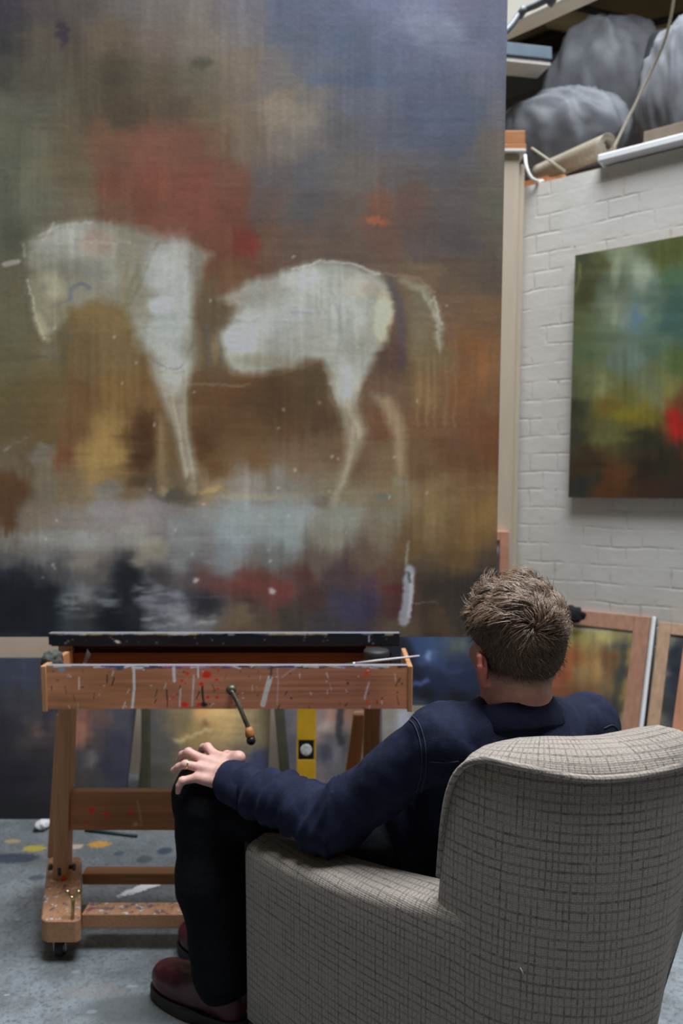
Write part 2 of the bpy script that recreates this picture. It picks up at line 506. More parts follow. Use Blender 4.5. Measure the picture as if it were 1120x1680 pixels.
# ------------------------------------------------------------------ a small painter for the artworks
class Art:
    """colour field in photograph-like units; painted once, then carried by the canvas mesh itself"""
    def __init__(self, x0, y0, x1, y1, step, seed=1):
        self.x0, self.y0, self.step = x0, y0, step
        self.w = int((x1 - x0) / step) + 1; self.h = int((y1 - y0) / step) + 1
        self.X, self.Y = np.meshgrid(x0 + np.arange(self.w) * step, y0 + np.arange(self.h) * step)
        self.a = np.zeros((self.h, self.w, 3))
        self.r = np.random.default_rng(seed)
    def noise(self, sx, sy, octaves=3):
        out = np.zeros((self.h, self.w)); amp = 1.0; tot = 0
        for _ in range(octaves):
            gw = int(self.w * self.step / sx) + 3; gh = int(self.h * self.step / sy) + 3
            g = self.r.random((gh, gw))
            fx = np.arange(self.w) * self.step / sx; fy = np.arange(self.h) * self.step / sy
            ix = fx.astype(int); iy = fy.astype(int); tx = fx - ix; ty = fy - iy
            tx = tx * tx * (3 - 2 * tx); ty = ty * ty * (3 - 2 * ty)
            a = g[np.ix_(iy, ix)] * (1 - tx) + g[np.ix_(iy, ix + 1)] * tx
            b = g[np.ix_(iy + 1, ix)] * (1 - tx) + g[np.ix_(iy + 1, ix + 1)] * tx
            out += amp * (a * (1 - ty[:, None]) + b * ty[:, None]); tot += amp
            amp *= 0.5; sx = max(sx / 2, self.step); sy = max(sy / 2, self.step)
        return out / tot - 0.5
    def field(self, samples, power=3.2, warp=26, wscale=60):
        wx = self.noise(wscale, wscale, 3) * 2 * warp; wy = self.noise(wscale, wscale, 3) * 2 * warp
        X = self.X + wx; Y = self.Y + wy
        num = np.zeros_like(self.a); den = np.zeros((self.h, self.w))
        for x, y, c in samples:
            d2 = (X - x) ** 2 + (Y - y) ** 2 + 60
            w = d2 ** (-power / 2)
            num += w[..., None] * np.array(c) / 255; den += w
        self.a = num / den[..., None]
    def _put(self, m, c):
        m = m[..., None]
        self.a = self.a * (1 - m) + m * (np.array(c) / 255)
    def blob(self, x, y, rx, ry, c, al=0.7, ang=0, rag=0.5):
        ca, sa = math.cos(math.radians(ang)), math.sin(math.radians(ang))
        dx, dy = self.X - x, self.Y - y
        u = (dx * ca + dy * sa) / rx; v = (-dx * sa + dy * ca) / ry
        d = np.sqrt(u * u + v * v) + self.noise(max(rx * .5, 6), max(ry * .5, 6), 3) * rag
        self._put(al * np.clip((1.25 - d) / 0.7, 0, 1) ** 1.3, c)
    def _segdist(self, pts, X, Y):
        best = np.full(X.shape, 1e9); tt = np.zeros(X.shape); n = len(pts) - 1
        for i in range(n):
            (ax, ay), (bx, by) = pts[i], pts[i + 1]
            vx, vy = bx - ax, by - ay
            t = np.clip(((X - ax) * vx + (Y - ay) * vy) / (vx * vx + vy * vy + 1e-9), 0, 1)
            d = np.hypot(X - ax - t * vx, Y - ay - t * vy)
            k = d < best
            best = np.where(k, d, best); tt = np.where(k, (i + t) / n, tt)
        return best, tt
    def stroke(self, pts, wd, c, al=0.7, soft=0.5, rag=4, dry=0.0):
        wx = self.noise(18, 18, 2) * rag; wy = self.noise(18, 18, 2) * rag
        d, _ = self._segdist(pts, self.X + wx, self.Y + wy)
        m = np.clip((wd / 2 - d) / max(wd / 2 * soft, 0.5) + 0.0, 0, 1)
        if dry:
            m = m * np.clip(0.5 + self.noise(30, 5, 3) * dry * 4, 0, 1)
        self._put(al * m, c)
    def poly(self, pts, c, al=0.8, soft=10, rag=12):
        wx = self.noise(30, 30, 3) * rag; wy = self.noise(30, 30, 3) * rag
        X = self.X + wx; Y = self.Y + wy
        ins = np.zeros(X.shape, bool); n = len(pts)
        for i in range(n):
            (ax, ay), (bx, by) = pts[i], pts[(i + 1) % n]
            if ay == by:
                continue
            cond = ((ay > Y) != (by > Y)) & (X < (bx - ax) * (Y - ay) / (by - ay) + ax)
            ins ^= cond
        d, _ = self._segdist(list(pts) + [pts[0]], X, Y)
        sd = np.where(ins, d, -d)
        self._put(al * np.clip(sd / soft * 0.5 + 0.5, 0, 1), c)
    def drag(self, amp_v=16, amp_h=9):
        """pull the wet paint along vertical and horizontal brush tracks"""
        mv = np.clip(0.5 + self.noise(90, 90, 2) * 3, 0, 1)
        dy = (self.noise(5, 110, 2) * 2 + self.noise(14, 160, 1)) * amp_v * mv
        dx = (self.noise(90, 5, 2) * 2 + self.noise(140, 12, 1)) * amp_h * (1.3 - mv)
        X = self.X + dx; Y = self.Y + dy
        fx = np.clip((X - self.x0) / self.step, 0, self.w - 1.001); fy = np.clip((Y - self.y0) / self.step, 0, self.h - 1.001)
        ix = fx.astype(int); iy = fy.astype(int); tx = (fx - ix)[..., None]; ty = (fy - iy)[..., None]
        a = self.a
        self.a = (a[iy, ix] * (1 - tx) + a[iy, ix + 1] * tx) * (1 - ty) + (a[iy + 1, ix] * (1 - tx) + a[iy + 1, ix + 1] * tx) * ty
    def soften(self, n=1):
        for _ in range(n):
            p = np.pad(self.a, ((1, 1), (1, 1), (0, 0)), mode='edge')
            self.a = (p[1:-1, 1:-1] * 2 + p[:-2, 1:-1] + p[2:, 1:-1] + p[1:-1, :-2] + p[1:-1, 2:]) / 6
    def brush(self, h=0.07, v=0.06, grain=0.03, drag=(6, 4), soft=1):
        self.drag(*drag)
        self.soften(soft)
        mv = np.clip(0.5 + self.noise(70, 70, 2) * 3, 0, 1)
        n = 1 + self.noise(120, 9, 2) * 2 * h * (1.2 - mv) + self.noise(9, 100, 2) * 2 * v * mv + self.noise(40, 40, 3) * 0.16 + (self.noise(80, 4.2, 1) * 0.055 * (1.2 - mv) + self.noise(4.2, 90, 1) * 0.09 * mv) + (self.r.random((self.h, self.w)) - 0.5) * grain * 2
        self.a = np.clip(self.a * n[..., None], 0.0, 1)
        self.mute()
    def mute(self, k=0.84):
        g = self.a @ np.array([0.3, 0.59, 0.11])
        self.a = g[..., None] * (1 - k) + self.a * k
    def sample(self, px, py):
        fx = np.clip((px - self.x0) / self.step, 0, self.w - 1.001); fy = np.clip((py - self.y0) / self.step, 0, self.h - 1.001)
        ix = fx.astype(int); iy = fy.astype(int); tx = (fx - ix)[:, None]; ty = (fy - iy)[:, None]
        a = self.a
        c = (a[iy, ix] * (1 - tx) + a[iy, ix + 1] * tx) * (1 - ty) + (a[iy + 1, ix] * (1 - tx) + a[iy + 1, ix + 1] * tx) * ty
        return np.where(c <= 0.04045, c / 12.92, ((c + 0.055) / 1.055) ** 2.4)

def slab(name, BL, BR, TL, thick, nx, ny, colors, edge, mat, parent=None, **props):
    """closed slab; the front face is a grid that carries a 'paint' colour per vertex.
    colors: callable(co Nx3) -> linear rgb Nx3, or a constant"""
    BL, BR, TL = Vector(BL), Vector(BR), Vector(TL)
    rx, up = BR - BL, TL - BL
    n = rx.cross(up).normalized()
    u = np.linspace(0, 1, nx + 1); v = np.linspace(0, 1, ny + 1)
    U, V = np.meshgrid(u, v)
    co = np.array(BL) + U.reshape(-1, 1) * np.array(rx) + V.reshape(-1, 1) * np.array(up)
    nf = len(co)
    idx = np.arange(nf).reshape(ny + 1, nx + 1)
    faces = np.stack([idx[:-1, :-1], idx[:-1, 1:], idx[1:, 1:], idx[1:, :-1]], -1).reshape(-1, 4)
    # border ring, duplicated so edges have their own colour, then back
    ring = np.concatenate([idx[0, :-1], idx[:-1, -1], idx[-1, :0:-1], idx[:0:-1, 0]])
    m = len(ring)
    rc = co[ring]; rb = rc - np.array(n) * thick
    allco = np.concatenate([co, rc, rb])
    side = [(nf + i, nf + m + i, nf + m + (i + 1) % m, nf + (i + 1) % m) for i in range(m)]
    # the side ring shares positions with the front edge; weld colours stay apart
    back = [tuple(nf + m + i for i in range(m))[::-1]]
    me = bpy.data.meshes.new(name)
    me.from_pydata(allco.tolist(), [], faces.tolist() + side + back)
    me.update()
    c = colors(co) if callable(colors) else np.tile(np.array(colors), (nf, 1))
    full = np.concatenate([c, np.tile(np.array(edge), (2 * m, 1))])
    at = me.attributes.new('paint', 'FLOAT_COLOR', 'POINT')
    at.data.foreach_set('color', np.concatenate([full, np.ones((len(full), 1))], 1).astype(np.float32).ravel())
    uvl = me.uv_layers.new(name='UVMap')
    uvs = np.concatenate([np.stack([U.ravel() * rx.length, V.ravel() * up.length], 1), np.zeros((2 * m, 2))])
    li = np.empty(len(me.loops), int); me.loops.foreach_get('vertex_index', li)
    uvl.data.foreach_set('uv', uvs[li].astype(np.float32).ravel())
    return link_mesh(name, me, mat, parent, **props)

def art_colors(art, gain):
    g = np.array(gain)
    def f(co):
        px, py = project_np(co)
        return np.clip(art.sample(px, py) * g, 0, 0.95)
    return f

# ================================================================== THE SETTING
Y_BACK = 3.32
WN = Vector((-0.6, -0.8, 0))                # into the room from the brick wall
WD = Vector((0.8, -0.6, 0))                 # along the brick wall, towards the viewer's right
W0 = P(851, 600, 3.30); W0.z = 0.0          # foot of the brick wall at the corner
WALL_TOP = plane_hit(862, 306, W0, WN).z

def wallp(px, py):
    return plane_hit(px, py, W0, WN)

# floor
spots = []
def spot(px, py, rx, ry, hexc, al=0.9, rot=0):
    g = G(px, py); spots.append((g.x, g.y, rx, ry, rot, hexc, al))
spot(56, 1392, 0.045, 0.028, 'b8a83c'); spot(163, 1385, 0.045, 0.03, 'c89640'); spot(125, 1389, 0.03, 0.02, 'c8b0a0')
spot(22, 1408, 0.10, 0.04, '26324a', 0.8); spot(195, 1400, 0.02, 0.02, '3a4660', 0.7); spot(270, 1396, 0.03, 0.03, '2c3a54', 0.8)
spot(238, 1455, 0.10, 0.022, 'e4e8f0', 0.95, math.radians(38)); spot(237, 1410, 0.03, 0.03, '384450', 0.7)
spot(28, 1508, 0.010, 0.007, 'a0a6ac', .5); spot(125, 1594, 0.012, 0.008, '9a9ea2', 0.4); spot(215, 1618, 0.018, 0.006, 'a0a6ac', .5)
spot(160, 1625, 0.10, 0.03, '7a6c64', 0.3); spot(20, 1380, 0.03, 0.02, 'b8a070', 0.7); spot(240, 1655, 0.18, 0.06, '55595a', 0.7)
spot(60, 1440, 0.03, 0.02, '34404e', 0.7); spot(150, 1660, 0.016, 0.008, '989ca0', 0.4); spot(12, 1632, 0.009, 0.005, 'a8acb0', 0.6)
bm = bmesh.new()
bmesh.ops.create_grid(bm, x_segments=1, y_segments=1, size=1)
for v in bm.verts:
    v.co = Vector((v.co.x * 4.5, 0.6 + v.co.y * 3.6, 0))
me = bpy.data.meshes.new('floor'); bm.to_mesh(me); bm.free()
fl = bpy.data.objects.new('floor', me); COL.objects.link(fl); me.materials.append(floor_mat(spots)); fl['kind'] = 'structure'

def wall_box(name, lo, hi, mat):
    b = bmesh.new(); add_box(b, lo, hi)
    return link_bm(name, b, mat, kind='structure')
wall_box('wall_back', (-3.5, Y_BACK, 0), (W0.x - 0.01, Y_BACK + 0.12, WALL_TOP), M['cream'])
# brick wall, up to the loft
a = W0 + WD * 0.0; b_ = W0 + WD * 3.4
slab('wall_right', a, b_, a + Vector((0, 0, WALL_TOP)), 0.22, 4, 4, (0.6, 0.6, 0.6), (0.6, 0.6, 0.6), M['brick'], kind='structure')
# corner post (cream) with a narrow trim strip
pl, pr = P(790, 600, 3.22), P(855, 600, 3.22)
post_top = P(845, 256, 3.22).z
b = bmesh.new(); add_box(b, (pl.x, 3.20, 0), (P(845, 600, 3.2).x, 3.30, post_top), 0.004)
link_bm('trim_1', b, M['post'], kind='structure')
b = bmesh.new(); add_box(b, (P(845, 600, 3.2).x + 0.001, 3.225, 0), (P(853.5, 600, 3.225).x, 3.30, post_top - 0.03), 0.003)
link_bm('trim_2', b, M['post'], kind='structure')
# loft: deck, far wall, lintel beam, ceiling
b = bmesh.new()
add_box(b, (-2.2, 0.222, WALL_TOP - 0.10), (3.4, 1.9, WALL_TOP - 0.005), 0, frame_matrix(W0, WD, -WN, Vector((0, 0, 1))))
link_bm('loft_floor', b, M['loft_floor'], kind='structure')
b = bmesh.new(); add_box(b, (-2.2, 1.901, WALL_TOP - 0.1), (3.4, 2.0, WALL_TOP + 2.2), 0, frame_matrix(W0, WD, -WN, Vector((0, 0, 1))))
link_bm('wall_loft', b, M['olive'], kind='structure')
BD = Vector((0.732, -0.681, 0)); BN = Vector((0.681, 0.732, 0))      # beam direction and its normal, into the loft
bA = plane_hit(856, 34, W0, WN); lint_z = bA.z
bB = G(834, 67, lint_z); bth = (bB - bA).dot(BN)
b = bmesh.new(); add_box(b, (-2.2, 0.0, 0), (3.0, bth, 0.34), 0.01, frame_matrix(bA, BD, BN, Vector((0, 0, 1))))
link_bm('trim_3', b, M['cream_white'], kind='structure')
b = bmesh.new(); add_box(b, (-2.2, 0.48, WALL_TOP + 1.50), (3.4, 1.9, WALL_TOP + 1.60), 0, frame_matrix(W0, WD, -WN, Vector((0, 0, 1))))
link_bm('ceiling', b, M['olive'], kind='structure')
LM = frame_matrix(W0 + Vector((0, 0, WALL_TOP)), WD, -WN, Vector((0, 0, 1)))   # loft frame: x along wall, y into loft, z up from wall top
def loftp(px, py, depth):
    return plane_hit(px, py, W0 - WN * depth, WN)

# ================================================================== THE HORSE PAINTING
S = []
def row(y, *xs):
    for x, c in xs:
        S.append((x, y, c))
row(-30, (-60, (60, 56, 62)), (100, (85, 75, 72)), (300, (110, 100, 96)), (480, (82, 88, 112)), (700, (98, 104, 134)), (830, (86, 90, 114)))
row(8, (0, (60, 55, 65)), (60, (75, 65, 65)), (130, (85, 75, 72)), (200, (95, 88, 85)), (260, (105, 95, 92)), (330, (112, 102, 98)), (400, (100, 95, 105)), (480, (80, 85, 110)), (560, (85, 92, 120)), (640, (95, 100, 130)), (700, (100, 105, 135)), (760, (90, 90, 115)), (820, (85, 88, 112)))
row(60, (0, (58, 55, 58)), (60, (85, 75, 65)), (110, (80, 68, 60)), (180, (100, 85, 68)), (260, (105, 92, 80)), (330, (115, 105, 95)), (400, (108, 102, 105)), (470, (80, 88, 108)), (560, (75, 85, 110)), (650, (85, 90, 118)), (730, (100, 105, 130)), (800, (88, 90, 115)))
row(120, (0, (72, 68, 62)), (60, (85, 78, 66)), (130, (82, 72, 56)), (200, (75, 65, 50)), (260, (90, 78, 60)), (330, (95, 85, 70)), (390, (112, 98, 85)), (450, (105, 98, 98)), (530, (85, 90, 105)), (600, (80, 88, 110)), (700, (82, 88, 112)), (800, (90, 92, 112)))
row(180, (0, (92, 90, 75)), (70, (95, 90, 75)), (150, (80, 70, 55)), (220, (78, 65, 50)), (290, (85, 70, 55)), (350, (105, 90, 70)), (400, (118, 98, 80)), (470, (128, 112, 95)), (520, (105, 98, 95)), (590, (88, 90, 105)), (680, (80, 86, 108)), (760, (75, 82, 102)), (810, (90, 88, 98)))
row(230, (0, (100, 98, 80)), (60, (102, 98, 80)), (130, (98, 85, 65)), (190, (115, 80, 60)), (250, (125, 78, 60)), (310, (120, 75, 58)), (350, (112, 82, 62)), (400, (110, 95, 78)), (480, (112, 102, 95)), (560, (88, 86, 92)), (650, (80, 82, 98)), (750, (78, 80, 95)), (815, (100, 88, 80)))
row(290, (0, (98, 98, 82)), (60, (105, 100, 80)), (120, (110, 95, 72)), (180, (122, 75, 55)), (250, (130, 68, 52)), (320, (125, 65, 50)), (380, (112, 70, 55)), (430, (92, 85, 85)), (500, (88, 86, 92)), (580, (98, 90, 85)), (650, (90, 82, 82)), (720, (85, 80, 85)), (810, (95, 88, 78)))
row(340, (0, (95, 96, 80)), (60, (102, 100, 84)), (120, (112, 98, 78)), (180, (115, 80, 62)), (260, (125, 72, 55)), (330, (125, 68, 52)), (380, (115, 65, 50)), (430, (98, 80, 75)), (500, (85, 80, 82)), (570, (95, 80, 72)), (620, (115, 75, 58)), (680, (100, 75, 65)), (750, (85, 75, 75)), (810, (92, 88, 72)))
row(395, (0, (88, 88, 72)), (380, (120, 70, 52)), (405, (115, 55, 42)), (450, (108, 78, 62)), (520, (100, 80, 68)), (580, (98, 80, 68)), (640, (105, 75, 62)), (700, (88, 75, 72)), (760, (80, 72, 72)), (810, (88, 78, 66)))
row(450, (0, (100, 92, 72)), (380, (110, 75, 50)), (690, (110, 88, 65)), (750, (90, 72, 60)), (800, (85, 72, 60)))
row(520, (10, (100, 95, 72)), (160, (130, 105, 65)), (340, (100, 80, 55)), (740, (110, 82, 62)), (800, (110, 80, 55)))
row(580, (10, (95, 88, 62)), (80, (105, 92, 62)), (150, (115, 92, 58)), (200, (120, 95, 60)), (350, (105, 85, 58)), (650, (85, 62, 52)), (700, (115, 95, 65)), (780, (125, 80, 45)), (810, (118, 82, 52)))
row(640, (10, (98, 85, 55)), (80, (105, 85, 52)), (140, (112, 80, 48)), (190, (125, 92, 50)), (230, (115, 85, 50)), (340, (98, 68, 42)), (400, (100, 65, 40)), (460, (88, 62, 40)), (520, (85, 65, 42)), (620, (105, 78, 60)), (700, (125, 95, 60)), (760, (122, 78, 48)), (810, (116, 80, 50)))
row(700, (10, (95, 80, 52)), (80, (100, 80, 50)), (130, (105, 75, 45)), (180, (140, 108, 60)), (230, (85, 55, 32)), (270, (105, 80, 50)), (350, (92, 62, 38)), (420, (98, 70, 42)), (480, (95, 68, 42)), (540, (80, 58, 40)), (620, (110, 72, 50)), (700, (105, 72, 48)), (760, (102, 68, 46)), (810, (110, 66, 40)))
row(750, (10, (105, 90, 70)), (50, (98, 82, 62)), (110, (115, 72, 45)), (160, (150, 120, 68)), (200, (140, 112, 60)), (235, (80, 52, 32)), (270, (105, 82, 50)), (350, (102, 72, 42)), (420, (110, 80, 50)), (500, (112, 88, 65)), (560, (105, 80, 55)), (620, (115, 90, 65)), (690, (105, 78, 52)), (760, (98, 66, 42)), (810, (100, 62, 38)))
row(800, (10, (92, 62, 38)), (60, (100, 88, 72)), (120, (115, 95, 70)), (170, (125, 102, 68)), (220, (105, 80, 50)), (280, (85, 72, 55)), (330, (140, 118, 90)), (400, (138, 130, 122)), (470, (125, 120, 112)), (560, (120, 108, 85)), (640, (120, 105, 80)), (720, (125, 98, 65)), (800, (110, 80, 50)))
row(840, (10, (85, 58, 38)), (60, (118, 105, 90)), (120, (120, 112, 105)), (180, (128, 122, 122)), (260, (118, 112, 112)), (330, (128, 125, 122)), (400, (135, 140, 142)), (480, (130, 136, 136)), (560, (125, 125, 115)), (640, (118, 112, 95)), (720, (122, 98, 62)), (800, (118, 88, 50)))
row(880, (10, (110, 102, 95)), (60, (125, 122, 118)), (140, (130, 128, 125)), (220, (135, 130, 125)), (300, (125, 128, 130)), (380, (125, 135, 140)), (460, (128, 138, 140)), (540, (122, 118, 105)), (620, (112, 100, 82)), (700, (112, 88, 58)), (780, (110, 82, 48)))
row(910, (10, (85, 82, 85)), (70, (105, 102, 102)), (150, (120, 112, 105)), (230, (118, 112, 102)), (300, (115, 118, 120)), (380, (115, 122, 128)), (450, (105, 108, 105)), (520, (95, 82, 72)), (600, (95, 75, 62)), (680, (98, 75, 48)), (760, (95, 70, 42)))
row(945, (10, (40, 42, 50)), (60, (55, 55, 60)), (110, (70, 68, 72)), (170, (85, 80, 78)), (215, (35, 36, 45)), (260, (65, 60, 62)), (310, (80, 70, 72)), (350, (95, 65, 62)), (420, (100, 60, 52)), (500, (85, 55, 50)), (560, (75, 58, 60)), (620, (90, 60, 50)), (690, (80, 65, 50)), (760, (60, 50, 42)), (805, (45, 42, 45)))
row(980, (10, (22, 25, 32)), (60, (25, 28, 38)), (110, (75, 80, 88)), (150, (110, 112, 112)), (185, (60, 65, 72)), (205, (28, 30, 38)), (250, (90, 92, 102)), (290, (95, 95, 105)), (330, (50, 48, 55)), (400, (70, 50, 48)), (450, (110, 60, 58)), (520, (70, 50, 48)), (570, (62, 56, 70)), (610, (60, 52, 72)), (650, (75, 48, 45)), (700, (60, 50, 40)), (760, (55, 48, 40)), (805, (38, 38, 42)))
row(1015, (10, (18, 20, 28)), (60, (30, 36, 42)), (100, (50, 58, 63)), (150, (55, 58, 62)), (200, (25, 28, 34)), (240, (90, 90, 98)), (290, (120, 120, 125)), (330, (110, 108, 108)), (380, (105, 88, 68)), (420, (80, 68, 55)), (480, (70, 62, 55)), (540, (62, 58, 62)), (600, (66, 60, 70)), (650, (85, 72, 58)), (720, (72, 58, 45)), (790, (55, 50, 45)))
row(1045, (10, (20, 24, 28)), (60, (35, 42, 46)), (200, (25, 28, 34)), (300, (90, 90, 92)), (400, (90, 78, 62)), (600, (72, 62, 52)), (700, (60, 50, 40)), (800, (50, 45, 40)))
A = Art(-90, -110, 850, 1060, 2.0, 3)
A.field(S, 3.6, 30, 70)
# soft colour passages
A.blob(275, 285, 110, 75, (122, 72, 56), 0.30, 0, 0.9); A.blob(255, 225, 70, 30, (128, 80, 62), 0.35); A.blob(405, 402, 26, 24, (128, 50, 40), 0.7)
A.blob(105, 52, 10, 26, (52, 42, 60), 0.75, 5); A.blob(330, 105, 18, 10, (62, 60, 42), 0.6); A.blob(620, 363, 26, 7, (176, 88, 52), 0.8, 8)
A.blob(480, 190, 55, 26, (138, 124, 106), 0.5, -5); A.stroke([(350, 60), (368, 120), (366, 240)], 12, (120, 102, 78), 0.4)
A.blob(690, 40, 60, 30, (122, 128, 150), 0.4, 15, 1.0); A.blob(600, 130, 110, 14, (62, 76, 112), 0.35); A.blob(720, 210, 60, 60, (68, 78, 104), 0.45)
A.blob(170, 760, 40, 60, (160, 124, 68), 0.5, 0, 1.0); A.blob(235, 730, 22, 60, (70, 44, 28), 0.65); A.blob(330, 730, 20, 30, (78, 48, 28), 0.5)
A.blob(460, 660, 90, 35, (78, 58, 38), 0.45); A.blob(795, 600, 12, 50, (146, 86, 40), 0.3, 0, 1.0); A.blob(760, 640, 14, 40, (140, 88, 44), 0.35)
A.drag(10, 7)
# horse, forequarters
T = lambda q: [(x / 1.3333, 328 + y / 1.3333) for x, y in q]
A.poly(T([(58, 118), (78, 82), (120, 58), (180, 48), (250, 50), (320, 68), (370, 85), (420, 100), (462, 124), (438, 150), (430, 200), (425, 250), (435, 300), (442, 345), (420, 375), (385, 372), (352, 362), (328, 330), (300, 300), (280, 262), (276, 232), (240, 226), (205, 222), (172, 232), (150, 225), (120, 190), (80, 165), (58, 140)]), (143, 139, 124), 0.84, 9, 14)
A.blob(120, 398, 75, 34, (166, 164, 154), 0.7, -5, 0.7); A.blob(190, 425, 34, 55, (160, 157, 140), 0.6, 0, 0.8); A.blob(160, 395, 30, 24, (165, 120, 104), 0.45)
A.blob(285, 470, 42, 78, (176, 179, 178), 0.8, 5, 0.8); A.blob(272, 545, 44, 52, (172, 178, 176), 0.75, 0, 0.6); A.blob(300, 420, 30, 26, (182, 180, 172), 0.6)
A.blob(262, 500, 22, 14, (198, 202, 212), 0.7); A.stroke([(228, 440), (212, 480), (204, 520)], 12, (122, 118, 84), 0.6, 0.8)
A.stroke([(208, 430), (205, 500)], 8, (140, 110, 78), 0.4); A.blob(250, 430, 18, 40, (150, 150, 150), 0.5)
A.stroke([(322, 440), (330, 470), (318, 560), (300, 600)], 7, (112, 104, 92), 0.5)
# head
A.poly(T([(62, 168), (100, 156), (142, 166), (152, 200), (148, 246), (126, 282), (108, 308), (92, 302), (75, 262), (60, 212)]), (146, 139, 114), 0.82, 7, 8)
A.blob(88, 470, 22, 26, (172, 164, 138), 0.7); A.blob(68, 535, 10, 26, (182, 172, 140), 0.7, -20); A.blob(82, 578, 22, 16, (116, 108, 98), 0.5)
A.stroke([(112, 492), (118, 474), (136, 466), (150, 474)], 9, (104, 104, 122), 0.75, 0.7); A.blob(205, 410, 16, 60, (122, 116, 92), 0.45, 12, 0.9); A.blob(150, 440, 40, 18, (128, 126, 120), 0.5, 10, 0.9); A.blob(320, 430, 14, 40, (126, 116, 98), 0.5)
A.blob(100, 512, 8, 22, (120, 112, 92), 0.5, -15); A.blob(75, 470, 8, 10, (120, 114, 104), 0.5); A.stroke([(258, 400), (240, 440), (214, 500)], 9, (116, 112, 84), 0.5, 0.9)
A.stroke([(82, 504), (100, 498), (114, 490)], 4, (112, 112, 118), 0.7)
A.stroke([(8, 434), (30, 430)], 11, (176, 168, 164), 0.7); A.stroke([(40, 420), (36, 400)], 6, (168, 160, 140), 0.6); A.stroke([(92, 545), (112, 552), (128, 550)], 5, (92, 90, 80), 0.6)
A.stroke([(70, 392), (84, 374), (88, 366)], 6, (190, 182, 168), 0.6); A.stroke([(112, 368), (112, 390)], 5, (190, 186, 176), 0.5)
# barrel and hindquarters
A.poly(T([(475, 216), (510, 196), (560, 174), (630, 152), (700, 138), (760, 140), (820, 160), (850, 185), (862, 240), (845, 298), (815, 350), (790, 402), (770, 440), (745, 432), (725, 402), (705, 352), (670, 346), (620, 366), (560, 380), (510, 374), (485, 346), (478, 292), (520, 262), (532, 236)]), (160, 161, 152), 0.9, 8, 12)
A.blob(400, 545, 40, 44, (190, 193, 191), 0.8, 0, 0.7); A.blob(530, 468, 70, 32, (176, 178, 170), 0.7, -3, 0.8); A.blob(628, 522, 15, 48, (210, 198, 160), 0.75, 4)
A.blob(470, 520, 50, 50, (182, 182, 182), 0.6); A.blob(560, 520, 40, 50, (186, 190, 186), 0.65); A.blob(585, 470, 34, 26, (192, 180, 164), 0.6); A.blob(440, 592, 70, 14, (140, 132, 112), 0.7, 2)
A.blob(600, 560, 22, 32, (150, 146, 132), 0.55, 20); A.stroke([(475, 512), (530, 514)], 4, (150, 146, 168), 0.7); A.stroke([(500, 496), (525, 490)], 6, (214, 212, 206), 0.7, 0.5, 5, 1)
A.blob(510, 540, 60, 24, (142, 142, 132), 0.5, 0, 0.9); A.blob(570, 545, 16, 46, (136, 136, 126), 0.5, 15); A.blob(450, 480, 24, 24, (146, 140, 126), 0.45); A.blob(612, 475, 22, 16, (150, 136, 118), 0.5, 30)
A.blob(470, 570, 60, 14, (150, 148, 138), 0.5, 4, .9); A.stroke([(545, 480), (560, 540), (552, 590)], 8, (140, 142, 138), 0.5, 0.9)
A.blob(385, 488, 26, 12, (156, 140, 122), 0.5, -20); A.blob(372, 470, 24, 14, (120, 84, 62), 0.5)
A.poly([(322, 470), (352, 460), (362, 500), (362, 600), (345, 612), (326, 600), (322, 540)], (104, 84, 62), 0.7, 12, 12)
A.stroke([(340, 535), (344, 600)], 7, (92, 90, 92), 0.6); A.stroke([(358, 550), (366, 602)], 6, (96, 94, 98), 0.6); A.blob(352, 575, 7, 26, (146, 124, 84), 0.5)
# tail
A.stroke([(640, 462), (656, 500), (660, 560), (656, 600)], 22, (82, 76, 80), 0.6, 0.8); A.blob(656, 580, 9, 26, (84, 52, 56), 0.6)
A.blob(690, 520, 26, 50, (116, 110, 88), 0.55); A.stroke(T([(880, 178), (930, 196), (955, 240), (962, 320)]), 22, (150, 146, 126), 0.6, 0.8, 8); A.stroke([(714, 488), (722, 530)], 6, (186, 184, 170), 0.6)
A.stroke([(660, 456), (690, 458), (712, 478)], 8, (150, 118, 92), 0.5)
for x in (686, 700, 712, 730, 745):
    A.stroke([(x, 590), (x + 3, 640), (x - 2, 700)], 6, (136, 112, 72), 0.4, 0.8)
# legs
A.poly(T([(712, 372), (796, 388), (778, 440), (790, 470), (804, 500), (790, 542), (770, 582), (757, 622), (733, 655), (744, 592), (755, 542), (750, 500), (740, 462), (725, 430)]), (144, 133, 112), 0.8, 7, 6)
A.blob(568, 630, 26, 40, (182, 184, 180), 0.7, -5); A.blob(585, 705, 10, 16, (182, 164, 134), 0.6); A.stroke([(572, 690), (584, 710), (576, 750)], 6, (124, 110, 92), 0.5)
A.poly(T([(812, 425), (850, 428), (882, 480), (888, 522), (888, 604), (864, 592), (862, 522), (840, 472)]), (152, 128, 100), 0.75, 7, 6)
A.stroke([(598, 648), (640, 646)], 5, (100, 90, 74), 0.5)
A.poly(T([(322, 345), (420, 368), (412, 420), (409, 480), (419, 540), (430, 602), (408, 612), (394, 560), (379, 500), (353, 440), (333, 390)]), (146, 138, 124), 0.8, 7, 6)
A.stroke(T([(330, 385), (352, 440), (377, 502), (392, 562)]), 3, (100, 92, 84), 0.6); A.stroke(T([(414, 420), (414, 480), (424, 545)]), 3, (92, 74, 54), 0.6)
A.stroke(T([(700, 350), (715, 395), (738, 460), (750, 505)]), 4, (92, 70, 50), 0.6); A.stroke(T([(798, 395), (784, 435), (800, 490)]), 3, (96, 76, 60), 0.5)
A.stroke(T([(490, 366), (540, 388), (620, 378), (690, 352)]), 7, (112, 94, 66), 0.55); A.stroke(T([(640, 150), (700, 136), (770, 140), (830, 164)]), 4, (204, 206, 200), 0.7)
